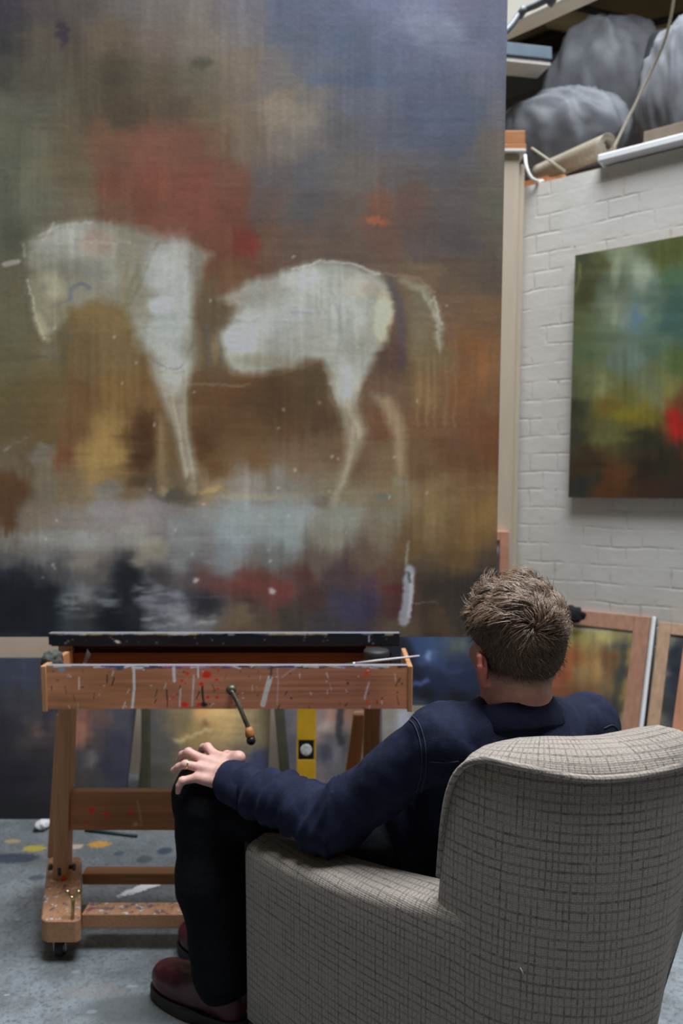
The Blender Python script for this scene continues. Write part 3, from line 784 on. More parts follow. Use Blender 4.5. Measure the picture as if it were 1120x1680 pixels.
A.stroke(T([(85, 78), (130, 56), (200, 48)]), 5, (188, 186, 176), 0.6); A.stroke(T([(62, 175), (80, 262), (98, 304)]), 4, (196, 188, 160), 0.7); A.stroke(T([(55, 150), (60, 205), (72, 262)]), 4, (96, 94, 90), 0.5)
A.blob(262, 440, 30, 34, (190, 191, 188), 0.6); A.blob(110, 385, 40, 16, (184, 183, 174), 0.6, -18); A.blob(500, 455, 40, 18, (200, 200, 192), 0.6, -8)
A.blob(285, 610, 28, 36, (180, 182, 178), 0.75); A.stroke([(282, 640), (292, 700), (306, 780)], 7, (184, 168, 142), 0.5); A.stroke([(252, 590), (275, 606), (300, 600)], 4, (106, 108, 118), 0.6)
A.poly([(256, 682), (273, 682), (274, 770), (282, 802), (262, 802), (258, 760)], (138, 112, 78), 0.6, 7, 7)
A.blob(286, 815, 42, 13, (76, 72, 66), 0.65, 12); A.blob(315, 800, 10, 16, (146, 132, 106), 0.6); A.blob(225, 790, 18, 10, (66, 50, 36), 0.6); A.blob(268, 806, 8, 10, (160, 142, 106), 0.6)
A.blob(532, 824, 22, 11, (98, 90, 80), 0.65); A.blob(550, 818, 9, 16, (150, 142, 120), 0.6); A.blob(630, 816, 20, 8, (96, 94, 88), 0.65); A.blob(655, 790, 14, 10, (128, 122, 104), 0.5)
# ground
A.blob(345, 803, 24, 6, (178, 146, 88), 0.7, -12); A.blob(420, 815, 70, 8, (158, 148, 120), 0.45); A.blob(230, 842, 80, 24, (132, 126, 128), 0.5, 8); A.blob(420, 860, 90, 34, (134, 146, 148), 0.55); A.blob(150, 885, 130, 18, (140, 140, 138), 0.5)
A.blob(255, 900, 24, 24, (150, 144, 122), 0.4); A.blob(40, 900, 40, 16, (112, 104, 98), 0.5); A.blob(175, 800, 30, 14, (104, 106, 112), 0.6, -20)
A.stroke([(8, 736), (18, 730), (40, 718)], 10, (150, 148, 142), 0.5, 0.5, 8, 1); A.blob(70, 745, 24, 22, (124, 124, 122), 0.5, 20, 1.0); A.blob(72, 790, 24, 60, (112, 104, 86), 0.5)
# dark lower passages
A.poly([(-90, 950), (60, 948), (95, 960), (104, 1000), (90, 1060), (-90, 1060)], (24, 27, 34), 0.8, 14, 24)
A.poly([(186, 936), (206, 928), (235, 932), (236, 1060), (190, 1060)], (28, 31, 37), 0.85, 8, 10)
A.stroke([(115, 990), (180, 985)], 55, (124, 126, 126), 0.6, 0.7, 14, 1); A.stroke([(240, 975), (300, 1000)], 60, (136, 136, 148), 0.6, 0.5, 14, 1); A.stroke([(245, 1022), (345, 1020)], 34, (160, 158, 162), 0.65, 0.5, 10, 1)
A.poly([(300, 972), (345, 968), (360, 1006), (330, 1010), (308, 996)], (46, 44, 52), 0.7, 8, 10); A.blob(420, 965, 70, 18, (116, 58, 52), 0.55); A.blob(445, 970, 6, 6, (206, 190, 196), 0.85); A.blob(320, 952, 5, 5, (190, 180, 180), 0.7)
A.blob(575, 1005, 26, 26, (62, 58, 92), 0.5); A.blob(608, 965, 16, 28, (66, 52, 78), 0.5); A.blob(650, 965, 22, 8, (92, 34, 34), 0.6); A.blob(545, 1000, 10, 30, (68, 62, 84), 0.4)
A.poly([(690, 948), (830, 940), (830, 985), (700, 975)], (46, 42, 44), 0.5, 14, 16); A.stroke([(700, 938), (815, 934)], 10, (74, 62, 44), 0.7)
A.stroke([(668, 888), (668, 930)], 4, (146, 148, 142), 0.7); A.stroke([(672, 935), (668, 980), (662, 1018)], 20, (150, 156, 168), 0.85, 0.4, 5); A.stroke([(676, 945), (672, 1012)], 7, (186, 190, 198), 0.8); A.stroke([(668, 940), (672, 955)], 6, (60, 56, 52), 0.8)
A.blob(20, 1045, 40, 10, (36, 44, 48), 0.6)
for _ in range(34):       # thin scumbled drag marks
    x = A.r.uniform(-60, 820); y = A.r.uniform(-60, 900)
    A.stroke([(x, y), (x + A.r.uniform(-6, 6), y + A.r.uniform(20, 80))], A.r.uniform(2, 5), tuple(A.r.uniform(0.9, 1.25) * np.array(A.sample(np.array([x]), np.array([y]))[0] ** (1 / 2.2) * 255)), 0.4, 0.8, 5)
for _ in range(40):
    x = A.r.uniform(-60, 820); y = A.r.uniform(-60, 1030)
    A.stroke([(x, y), (x + A.r.uniform(40, 150), y + A.r.uniform(-4, 4))], A.r.uniform(2, 6), tuple(A.r.uniform(0.88, 1.15) * np.array(A.sample(np.array([x]), np.array([y]))[0] ** (1 / 2.2) * 255)), 0.4, 0.8, 5)
# near legs restated over the dragged ground
A.stroke(T([(345, 380), (372, 450), (392, 520), (405, 600)]), 9, (150, 140, 122), 0.55, 0.8, 3); A.stroke(T([(402, 380), (402, 450), (408, 520), (424, 610)]), 9, (160, 150, 130), 0.6, 0.8, 3)
A.stroke(T([(352, 500), (352, 580), (348, 640)]), 14, (134, 108, 74), 0.5, 0.8, 3); A.stroke(T([(420, 600), (425, 640)]), 12, (150, 136, 110), 0.5, 0.8, 3)
A.stroke(T([(760, 440), (775, 490), (768, 560), (745, 630)]), 12, (158, 146, 122), 0.6, 0.8, 3); A.stroke(T([(840, 440), (868, 500), (874, 600)]), 12, (146, 122, 92), 0.6, 0.8, 3); A.stroke(T([(738, 640), (722, 670)]), 14, (140, 132, 114), 0.5, 0.8, 3)
A.stroke(T([(850, 180), (872, 220), (878, 300)]), 16, (78, 72, 78), 0.45, 0.9, 4); A.stroke(T([(925, 200), (955, 260), (962, 330)]), 7, (176, 172, 156), 0.5, 0.8, 3)
for _ in range(60):
    x = A.r.uniform(30, 740); y = A.r.uniform(380, 900); c0 = np.array(A.sample(np.array([x]), np.array([y]))[0]) ** (1 / 2.2) * 255
    if A.r.random() < .55:
        A.stroke([(x, y), (x + A.r.uniform(-3, 3), y + A.r.uniform(14, 60))], A.r.uniform(2.5, 6), tuple(np.clip(c0 * A.r.uniform(.78, 1.22) + A.r.uniform(-8, 8, 3), 0, 235)), 0.5, 0.9, 5, 1)
    else:
        A.stroke([(x, y), (x + A.r.uniform(16, 60), y + A.r.uniform(-3, 3))], A.r.uniform(2.5, 7), tuple(np.clip(c0 * A.r.uniform(.8, 1.2) + A.r.uniform(-8, 8, 3), 0, 235)), 0.5, 0.9, 5, 1)
for _ in range(40):
    x = A.r.uniform(20, 740); y = A.r.uniform(420, 990)
    A.blob(x, y, A.r.uniform(1.5, 3), A.r.uniform(1.5, 4), (190, 184, 172), 0.6)
A.a *= (1 + 0.20 * np.clip((A.Y - 350) / 500, 0, 1))[..., None]  # pigment lightened downwards, making up in colour for the skylight's falloff
A.brush(0.03, 0.05, 0.035, (3.5, 2.5), 0)

Y_PAINT = 2.30
bl = P(-55, 1045, Y_PAINT); br = P(812, 1045, Y_PAINT); top_z = P(800, -70, Y_PAINT).z
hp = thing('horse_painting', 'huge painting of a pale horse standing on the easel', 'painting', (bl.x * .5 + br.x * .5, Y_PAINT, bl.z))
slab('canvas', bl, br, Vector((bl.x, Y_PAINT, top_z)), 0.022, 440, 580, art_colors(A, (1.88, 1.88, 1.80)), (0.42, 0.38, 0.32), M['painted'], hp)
b = bmesh.new()
for x in (bl.x + 0.03, br.x - 0.03, (bl.x + br.x) / 2):
    add_box(b, (x - 0.028, Y_PAINT + 0.0225, bl.z), (x + 0.028, Y_PAINT + 0.045, top_z), 0.002)
link_bm('stretcher_frame', b, M['wood'], hp, label='pale wooden stretcher bars behind the canvas')

# ================================================================== THE EASEL
es = thing('studio_easel', 'paint-splattered wooden crank easel on castors holding the horse painting', 'easel', (-0.3, 2.2, 0))
def PX(px, py, Y): return P(px, py, Y)
# ledge carrying the painting: bottom plank and front lip
l0, l1 = P(80, 1058, 2.16), P(655, 1058, 2.16)
zt, zb = P(300, 1039, 2.16).z, P(300, 1058, 2.16).z
Lb = bmesh.new(); add_box(Lb, (l0.x, 2.185, zb), (l1.x, 2.36, bl.z - 0.002), 0.002)
link_bm('ledge', Lb, simple('dark_ledge', (0.03, 0.03, 0.04), 0.5, 0.4, 40, 0.2), es)
LA = Art(70, 1030, 670, 1064, 1.0, 11)
LA.field([(100, 1045, (18, 24, 34)), (250, 1050, (20, 28, 40)), (420, 1050, (16, 22, 34)), (640, 1050, (22, 26, 36)), (300, 1045, (16, 20, 30))], 3, 10, 20)
for _ in range(30):
    LA.stroke([(LA.r.uniform(80, 640), 1040), (LA.r.uniform(80, 640), 1040)] if False else [(x := LA.r.uniform(80, 640), 1039.5), (x + LA.r.uniform(8, 40), 1039.5)], 5, [(150, 155, 170), (120, 125, 150), (190, 180, 120), (200, 200, 205)][LA.r.integers(4)], 0.8)
for _ in range(26):
    LA.blob(LA.r.uniform(85, 650), LA.r.uniform(1044, 1056), LA.r.uniform(1, 2.5), LA.r.uniform(1, 2), [(130, 130, 90), (70, 90, 140), (160, 165, 175)][LA.r.integers(3)], 0.7)
LA.blob(193, 1053, 6, 3, (225, 225, 220), 1.0, 20); LA.stroke([(606, 1044), (606, 1053)], 3, (190, 200, 220), 0.9)
slab('ledge_lip', P(80, 1058, 2.16), P(655, 1058, 2.16), Vector((l0.x, 2.16, zt)), 0.0235, 300, 16, art_colors(LA, 1.5), (0.22, 0.23, 0.27), M['painted'], es)
# head board below the ledge
h0, h1 = P(100, 1092, 2.23), P(600, 1092, 2.23)
b = bmesh.new(); add_box(b, (h0.x + .03, 2.215, h0.z - 0.05), (h1.x, 2.245, zb - 0.002), 0.002)
link_bm('crossboard', b, M['wood_dark'], es, label='dark brown board between tray and ledge')
for x0, x1 in ((98, 120), (600, 622)):
    a0, a1 = P(x0, 1080, 2.2), P(x1, 1080, 2.2)
    b = bmesh.new(); add_box(b, (a0.x, 2.19, 0.66), (a1.x, 2.214, zb - 0.001), 0.002)
    link_bm('ledge_bracket', b, M['wood'], es)
# tray
TY = 1.99
TA = Art(60, 1080, 690, 1180, 1.0, 5)
TA.field([(90, 1110, (150, 98, 68)), (200, 1130, (140, 90, 62)), (320, 1130, (152, 98, 74)), (440, 1125, (150, 98, 76)), (560, 1125, (148, 95, 74)), (660, 1125, (160, 105, 75)), (120, 1155, (136, 88, 60)), (300, 1155, (140, 88, 64)), (600, 1150, (138, 88, 68))], 3, 14, 60)
g_ = TA.noise(160, 5, 3)
TA.a *= (1 + 0.28 * g_)[..., None]
TA.stroke([(66, 1093), (680, 1090)], 6, (120, 116, 136), 0.6, 0.5, 4)
for _ in range(70):
    x = TA.r.uniform(68, 668); TA.stroke([(x, TA.r.uniform(1090, 1096)), (x + TA.r.uniform(6, 26), TA.r.uniform(1090, 1096))], TA.r.uniform(3, 6), [(60, 60, 90), (190, 195, 215), (120, 110, 130), (220, 222, 230), (50, 60, 120), (40, 40, 50)][TA.r.integers(6)], 0.85)
TA.stroke([(268, 1093), (380, 1092)], 7, (182, 96, 150), 0.8, 0.6, 4); TA.stroke([(168, 1092), (195, 1092)], 5, (40, 60, 170), 0.9)
W_ = (190, 192, 208)
TA.stroke([(219, 1094), (220, 1130), (217, 1160)], 5, W_, 0.95, 0.4, 1); TA.stroke([(285, 1095), (286, 1117)], 7, W_, 0.9, 0.6, 1); TA.stroke([(325, 1094), (325, 1110)], 4, W_, 0.9); TA.stroke([(318, 1108), (315, 1158)], 4, (176, 160, 168), 0.8, 0.5, 2)
TA.stroke([(443, 1112), (431, 1156)], 9, (218, 222, 230), 1.0, 0.3, 1); TA.stroke([(445, 1094), (443, 1112)], 5, (70, 50, 46), 0.8); TA.stroke([(455, 1096), (454, 1156)], 3, (170, 150, 150), 0.7); TA.stroke([(485, 1096), (462, 1112)], 3, (170, 150, 150), 0.6)
TA.stroke([(130, 1112), (130, 1130)], 3, (190, 180, 180), 0.8); TA.stroke([(188, 1112), (184, 1124)], 3, (40, 34, 36), 0.8); TA.stroke([(273, 1132), (274, 1158)], 3, (40, 30, 30), 0.8); TA.stroke([(331, 1126), (334, 1156)], 4, (20, 18, 24), 0.9); TA.blob(334, 1156, 6, 4, (20, 18, 24), 0.9)
TA.stroke([(600, 1108), (603, 1098)], 9, (196, 70, 28), 0.9, 0.5, 2); TA.stroke([(605, 1120), (598, 1146)], 4, (176, 164, 176), 0.8); TA.blob(602, 1153, 3, 4, (190, 66, 30), 0.9); TA.blob(617, 1151, 4, 3, (170, 74, 46), 0.6)
for x, y, r in ((340, 1107, 8), (355, 1115, 3.5), (330, 1122, 4), (307, 1105, 4), (298, 1117, 3), (303, 1156, 6), (326, 1156, 4), (341, 1144, 3), (356, 1144, 3), (284, 1144, 3), (358, 1100, 3), (357, 1130, 2.5)):
    TA.blob(x, y, r, r * .75, (222, 34, 22), 0.95, 0, 0.8)
TA.blob(101, 1099, 6, 4, (100, 130, 165), 0.9); TA.blob(195, 1097, 7, 3, (30, 70, 70), 0.8); TA.stroke([(296, 1130), (295, 1158)], 4, (176, 170, 180), 0.7)
for _ in range(90):
    c = [(40, 30, 30), (50, 40, 36), (190, 186, 190), (90, 56, 40), (170, 160, 165)][TA.r.integers(5)]
    x, y = TA.r.uniform(78, 666), TA.r.uniform(1098, 1160)
    if TA.r.random() < 0.55:
        TA.blob(x, y, TA.r.uniform(1, 2.6), TA.r.uniform(1, 2), c, 0.75)
    else:
        TA.stroke([(x, y), (x + TA.r.uniform(-4, 4), y + TA.r.uniform(4, 14))], TA.r.uniform(1.5, 2.8), c, 0.7)
t0, t1 = P(78, 1163, TY), P(668, 1163, TY); tz = P(300, 1092, TY).z
WOODE = (0.54, 0.275, 0.13)
slab('tray_front', t0, t1, Vector((t0.x, TY, tz)), 0.02, 420, 60, art_colors(TA, (2.15, 2.3, 2.3)), (0.25, 0.24, 0.26), M['painted_wood'], es, label='paint-dripped front board of the tray')
for xa, xb in ((68, 78), (668, 677)):
    a0, a1 = P(xa, 1130, TY), P(xb, 1130, TY)
    b = bmesh.new(); add_box(b, (a0.x, TY - 0.004, t0.z - 0.008), (a1.x - 0.001, 2.21, tz), 0.003)
    link_bm('tray_side', b, M['wood'], es)
b = bmesh.new(); add_box(b, (t0.x + .002, TY + 0.021, t0.z + 0.01), (t1.x - .002, 2.188, t0.z + 0.022), 0)
link_bm('tray_floor', b, M['wood_x'], es)
b = bmesh.new(); add_box(b, (t0.x + .002, 2.188, t0.z + 0.005), (t1.x - .03, 2.20, tz - 0.01), 0)
link_bm('tray_back', b, M['wood_dark'], es)
# crank handle on the tray front
cp = P(382, 1127, TY - 0.006); ce = P(408, 1196, TY - 0.06); ck = P(411, 1211, TY - 0.064)
b = bmesh.new()
add_tube(b, [Vector((cp.x, TY - 0.001, cp.z)), Vector((cp.x, TY - 0.035, cp.z))], 0.008, 12)
add_lathe(b, [(0, -0.005), (0.012, -0.004), (0.013, 0.003), (0.006, 0.007), (0, 0.008)], frame_matrix(Vector((cp.x, TY - 0.036, cp.z)), Vector((1, 0, 0)), Vector((0, 0, 1)), Vector((0, -1, 0))), 14)
mid = Vector((cp.x, TY - 0.038, cp.z))
add_tube(b, catmull([mid, mid.lerp(ce, 0.35) + Vector((0.004, -0.006, 0)), mid.lerp(ce, 0.7) + Vector((0.002, -0.004, 0)), ce], 5), 0.0062, 10)
crank = link_bm('crank_handle', b, M['old_steel'], es, True, label='tarnished bent crank')
ax = (ck - ce).normalized(); xx = ax.cross(Vector((0, 1, 0))).normalized()
b = bmesh.new(); add_lathe(b, [(0, -0.006), (0.008, -0.005), (0.0115, 0.006), (0.012, 0.018), (0.010, 0.022), (0, 0.022)], frame_matrix(ce, xx, ax.cross(xx), ax), 16)
link_bm('grip', b, M['orange_wood'], crank, True, label='wooden crank grip')
b = bmesh.new(); bmesh.ops.create_uvsphere(b, u_segments=16, v_segments=10, radius=0.0125); bmesh.ops.translate(b, verts=b.verts[:], vec=ce + ax * 0.03)
link_bm('knob', b, M['black_plastic'], crank, True)
# runners, legs, bars
def runner(x0, x1, y0, y1, z0, z1):
    c = 0.013
    sk = -0.33
    out = [(x0 + c, y0), (x1 - c, y0), (x1, y0 + c), (x1, y1 - c), (x1 - c, y1), (x0 + c, y1), (x0, y1 - c), (x0, y0 + c)]
    out = [(x + sk * (y - y0), y) for x, y in out]
    bm = bmesh.new()
    v0 = [bm.verts.new((x, y, z0)) for x, y in out]; v1 = [bm.verts.new((x, y, z1)) for x, y in out]
    bm.faces.new(v0[::-1]); bm.faces.new(v1)
    for i in range(8):
        bm.faces.new((v0[i], v0[(i + 1) % 8], v1[(i + 1) % 8], v1[i]))
    bmesh.ops.bevel(bm, geom=bm.edges[:], offset=0.003, segments=1, affect='EDGES')
    return bm
def splat_wood():
    t = NT('splattered_beech')
    c = t.coord('Object', scale=(1, 1, 1))
    g = t.noise(t.coord('Object', scale=(6, 0.5, 6)), 22, 4)
    col = t.ramp(g, [(0.3, (0.38, 0.195, 0.10)), (0.7, (0.50, 0.27, 0.145))])
    geo = t.n('ShaderNodeNewGeometry'); sp = t.n('ShaderNodeSeparateXYZ'); t.l(geo.outputs['Normal'], sp.inputs[0])
    up = t.ramp(sp.outputs[2], [(0.5, 0.0), (0.9, 1.0)])
    for seed, sc, lo, cc in ((0, 40, 0.58, (0.10, 0.10, 0.15)), (7, 55, 0.60, (0.58, 0.58, 0.62)), (3, 30, 0.60, (0.22, 0.06, 0.08))):
        nz = t.noise(t.coord('Object', loc=(seed, seed * .7, 0)), sc, 3)
        col = t.mix(t.math('MULTIPLY', t.ramp(nz, [(lo, 0.0), (lo + 0.06, 0.85)]), up), col, cc)
    t.base(col); t.set(Roughness=0.55, Specular_IOR_Level=0.3)
    return t.m
M['splat_wood'] = splat_wood()
RZ0, RZ1 = 0.062, 0.125
rf = G(99, 1511, RZ1); rb_ = G(95, 1405, RZ1)
ry0, ry1 = rf.y, rb_.y
rx0, rx1 = G(67, 1511, RZ1).x, G(132, 1511, RZ1).x
RUN_R = 0.20
for s, (xa, xb) in enumerate(((rx0, rx1), (RUN_R, RUN_R + rx1 - rx0))):
    link_bm('base_runner', runner(xa, xb, ry0, ry1, RZ0, RZ1), M['splat_wood'], es)
    for yy in (ry0 + 0.045, ry1 - 0.05):
        xm = (xa + xb) / 2 - .33 * (yy - ry0)
        b = bmesh.new()
        add_lathe(b, [(0, -0.011), (0.023, -0.011), (0.026, -0.008), (0.026, 0.008), (0.023, 0.011), (0, 0.011)], frame_matrix(Vector((xm - .004, yy, 0.026)), Vector((0, 1, 0)), Vector((0, 0, 1)), Vector((1, 0, 0))), 20)
        w = link_bm('castor', b, M['rubber'], es, True)
        b = bmesh.new()
        for dx in (-0.016, 0.016):
            add_box(b, (xm - .004 + dx - 0.0015, yy - 0.012, 0.018), (xm - .004 + dx + 0.0015, yy + 0.012, 0.058), 0.001)
        add_box(b, (xm - 0.026, yy - 0.02, 0.056), (xm + 0.02, yy + 0.02, RZ0), 0.001)
        add_lathe(b, [(0, -0.013), (0.014, -0.013), (0.016, -0.012), (0.016, 0.012), (0.014, 0.013), (0, 0.013)], frame_matrix(Vector((xm - .004, yy, 0.026)), Vector((0, 1, 0)), Vector((0, 0, 1)), Vector((1, 0, 0))), 16)
        link_bm('castor_fork', b, M['steel'], w)
# left front leg
YL = 2.17
def upright(xa0, xa1, y_top, xb0, xb1, y_bot, Y, d, name='front_leg', mat=M['wood']):
    a0, a1 = P(xa0, y_top, Y), P(xa1, y_top, Y); c0, c1 = P(xb0, y_bot, Y), P(xb1, y_bot, Y)
    bm = bmesh.new()
    vs = [Vector((a0.x, Y, a0.z)), Vector((a1.x, Y, a0.z)), Vector((c1.x, Y, c0.z)), Vector((c0.x, Y, c0.z))]
    f = [bm.verts.new(v) for v in vs]; g = [bm.verts.new(v + Vector((0, d, 0))) for v in vs]
    bm.faces.new(f[::-1]); bm.faces.new(g)
    for i in range(4):
        bm.faces.new((f[i], f[(i + 1) % 4], g[(i + 1) % 4], g[i]))
    bmesh.ops.bevel(bm, geom=bm.edges[:], offset=0.002, segments=1, affect='EDGES')
    return link_bm(name, bm, mat, es)
leg_foot_z = RZ1
legbot_px = 1455
upright(96, 118, 1150, 85, 109, 1458, YL, 0.045)
upright(92, 98, 1172, 77, 90, 1408, YL + 0.14, 0.05, 'rear_strut')
upright(598, 624, 1150, 590, 618, 1470, YL, 0.045)
upright(580, 600, 1174, 545, 575, 1425, YL + 0.14, 0.05, 'rear_strut')
# leg bolts and red paint touch
for px in (88, 108):
    c = P(px + (4 if px > 100 else -4), 1428, YL)
    b = bmesh.new(); sx = 1 if px > 100 else -1
    add_lathe(b, [(0, 0), (0.006, 0), (0.006, 0.012), (0.010, 0.013), (0.010, 0.02), (0, 0.022)], frame_matrix(Vector((c.x - sx * .006, YL + 0.02, c.z)), Vector((0, 1, 0)), Vector((0, 0, 1)), Vector((sx, 0, 0))), 12)
    link_bm('leg_knob', b, M['old_steel'], es, True)
b = bmesh.new(); c = P(98, 1430, YL); add_box(b, (c.x - .006, YL - .0012, c.z - .012), (c.x + .004, YL - .0004, c.z + .012))
link_bm('leg_slot', b, M['black_plastic'], es)
b = bmesh.new()
add_tube(b, catmull([P(105, 1438, YL - .001), P(102, 1448, YL - .001), P(97, 1458, YL - .002)], 5), [0.007] * 5 + [0.008] * 5 + [0.005], 8)
link_bm('red_paint_dab', b, simple('red_paint', (0.75, 0.02, 0.008), 0.4, 0.1, 30, 0.1), es, True, label='bright red dab of paint at the foot of the leg')
# stretcher board with red spots
SA = Art(100, 1290, 690, 1370, 1.5, 9)
SA.field([(120, 1330, (132, 82, 50)), (300, 1330, (128, 80, 50)), (500, 1330, (125, 80, 52)), (680, 1330, (125, 80, 52)), (200, 1350, (120, 75, 46))], 3, 12, 50)
SA.a *= (1 + 0.25 * SA.noise(160, 5, 3))[..., None]
for x, y, r in ((150, 1330, 5), (175, 1335, 4), (215, 1333, 4), (143, 1350, 2.5), (168, 1336, 2.5)):
    SA.blob(x, y, r, r, (205, 28, 18), 0.95)
SA.stroke([(226, 1315), (232, 1355)], 5, (160, 120, 96), 0.5); SA.blob(222, 1352, 5, 4, (176, 150, 130), 0.5)
s0 = P(111, 1362, YL + .01); s1 = Vector((RUN_R + .04, s0.y, s0.z)); sz = P(200, 1299, YL + .01).z
slab('stretcher_board', s0, s1, Vector((s0.x, s0.y, sz)), 0.028, 260, 30, art_colors(SA, (2.1, 2.25, 2.2)), (0.45, 0.24, 0.12), M['painted_wood'], es)
# floor cross bars
for (ya, yb, zc, hh, mm) in ((2.36, 2.405, RZ1 - 0.03, 0.04, M['wood_x']), (None, None, RZ1 - 0.052, 0.04, M['splat_wood'])):
    if ya is None:
        zt_ = RZ0 + 0.048
        ya = G(200, 1500, zt_).y; yb = G(200, 1480, zt_).y
        lo, hi = zt_ - 0.042, zt_
    else:
        zt_ = RZ1 - 0.005
        ya = G(200, 1434, zt_).y; yb = G(200, 1421, zt_).y; yb = max(yb, ya + 0.03)
        lo, hi = zt_ - 0.035, zt_
    b = bmesh.new(); add_box(b, (rx1 - .33 * (ya - ry0) + .001, ya, lo), (RUN_R - .33 * (yb - ry0) - .001, yb, hi), 0.003)
    link_bm('cross_bar', b, mm, es)
# wing bolt on the runner
wb = G(119, 1508, RZ1); wt = P(120, 1473, wb.y)
b = bmesh.new(); add_tube(b, [wb - Vector((0, 0, .0)), wt], 0.0045, 10)
for sx in (-1, 1):
    add_tube(b, catmull([wt, wt + Vector((sx * .008, 0, .004)), wt + Vector((sx * .014, 0, .014))], 4), 0.004, 8)
    t = bmesh.new(); bmesh.ops.create_uvsphere(t, u_segments=10, v_segments=8, radius=0.0075); bmesh.ops.translate(t, verts=t.verts[:], vec=wt + Vector((sx * .015, 0, .016))); merge(b, t)
link_bm('wing_bolt', b, M['brass'], es, True, label='brass wing bolt standing on the runner')

# things on the tray
jb = P(617, 1090, 2.10); jt = P(617, 1066, 2.10); jr = 0.036; jz = t0.z + 0.022
j = thing('paint_jar', 'squat black jar at the right end of the easel tray', 'jar', (jb.x, 2.10, jz))
jh = jt.z - jz
b = bmesh.new(); add_lathe(b, [(0, 0), (jr, 0), (jr, jh * .7), (jr * .9, jh * .76), (0, jh * .76)], Matrix.Translation((jb.x, 2.10, jz)), 24)
link_bm('jar_body', b, M['black_plastic'], j, True)
b = bmesh.new(); add_lathe(b, [(0, jh * .765), (jr, jh * .765), (jr * 1.02, jh * .8), (jr * 1.02, jh * .95), (jr * .95, jh), (0, jh)], Matrix.Translation((jb.x, 2.10, jz)), 24)
link_bm('jar_lid', b, M['rubber'], j, True)
# brush lying across the tray rim
a0 = P(645, 1081, 2.040); a1 = P(688, 1076, 2.036)
pb = thing('paint_brush', 'thin pale-handled brush sticking out over the right end of the tray', 'brush', tuple(a0))
dirb = (a1 - a0).normalized()
b = bmesh.new(); add_tube(b, [a0 - dirb * .10, a0 - dirb * .05, a0, a1], [.003, .0038, .0034, .0022], 8)
link_bm('handle', b, simple('pale_handle', (0.6, 0.58, 0.6), 0.4, 0.05, 20, 0), pb, True)
b = bmesh.new(); add_tube(b, [a0 - dirb * .12, a0 - dirb * .10], .0038, 8); link_bm('ferrule', b, M['steel'], pb, True)
b = bmesh.new(); add_tube(b, [a0 - dirb * .145, a0 - dirb * .13, a0 - dirb * .12], [.001, .004, .0035], 8); link_bm('bristles', b, M['dark_cloth'], pb, True)
# crumpled paint tube and palette scraper at left
c = P(84, 1090, 2.05)
b = bmesh.new(); t = bmesh.new(); bmesh.ops.create_icosphere(t, subdivisions=4, radius=1)
for v in t.verts:
    n = mnoise.noise(v.co * 1.8 + Vector((3, 1, 2))) * .35 + mnoise.noise(v.co * 4) * .18
    v.co = Vector((v.co.x * .026 * (1 + n), v.co.y * .030 * (1 + n), v.co.z * .032 * (1 + n)))
    v.co = v.co + Vector((c.x, 2.06, tz - 0.004))
merge(b, t)
setp(link_bm('paint_rag', b, simple('grey_rag', (0.08, 0.088, 0.075), 0.9, 0.5, 50, 0.5), smooth=True), label='crumpled grey paint rag at the left corner of the easel tray', category='rag')
c0, c1 = P(139, 1089, 2.07), P(143, 1067, 2.07)
ps = thing('palette_knife', 'small palette knife standing in the easel tray left of centre', 'palette knife', (c0.x, 2.07, t0.z + .022))
b = bmesh.new(); add_tube(b, [Vector((c0.x - .01, 2.07, t0.z + .022)), c0], .005, 8); link_bm('handle', b, M['wood'], ps, True)
b = bmesh.new()
pts = [c0 + Vector((-.006, 0, 0)), c0 + Vector((.004, 0, 0)), c1 + Vector((.010, 0, -.012)), c1 + Vector((0.0, 0, .004)), c1 + Vector((-.004, 0, -.012))]
f0 = [b.verts.new(p) for p in pts]; f1 = [b.verts.new(p + Vector((0, .0015, 0))) for p in pts]
b.faces.new(f0); b.faces.new(f1[::-1])
for i in range(5):
    b.faces.new((f0[i], f0[(i + 1) % 5], f1[(i + 1) % 5], f1[i]))
link_bm('blade', b, M['steel'], ps)

# ================================================================== CANVASES LEANING BEHIND THE EASEL
def leaning(name, label, cat, px0, px1, py_top, py_bot, Yb, Yt, art, gain=1.5, edge=(0.05, 0.045, 0.03), thick=0.022, yaw=0.0, res=(90, 110), group=None):
    """canvas standing on the floor at depth Yb, its top leaning back to Yt"""
    g0, g1 = G(px0, py_bot), G(px1, py_bot)
    xl, xr = P(px0, py_top, Yt), P(px1, py_top, Yt)
    B0 = Vector((xl.x, Yb - yaw / 2, 0.0)); B1 = Vector((xr.x, Yb + yaw / 2, 0.0))
    T0 = Vector((xl.x, Yt - yaw / 2, xl.z))
    o = thing(name, label, cat, ((B0.x + B1.x) / 2, Yb, 0), group)
    slab('canvas', B0, B1, T0, thick * .55, res[0], res[1], art_colors(art, gain), edge, M['painted'], o)
    # wooden stretcher bars behind, pulled in from the edges
    n = (B1 - B0).cross(T0 - B0).normalized()
    bmx = bmesh.new()
    x = (B1 - B0).normalized(); up = (T0 - B0).normalized(); w = (B1 - B0).length; h = (T0 - B0).length
    Mx = frame_matrix(B0 - n * (thick * .55 + .0005), x, up, -(-n) if False else n)
    for (l, h_) in (((0.004, 0.004), (0.04, h - .004)), ((w - .04, .004), (w - .004, h - .004)), ((0.041, 0.004), (w - .041, .04)), ((.041, h - .04), (w - .041, h - .004))):
        add_box(bmx, (l[0], l[1], -thick * .45), (h_[0], h_[1], 0), 0, Mx)
    link_bm('stretcher_frame', bmx, M['wood'], o)
    return o

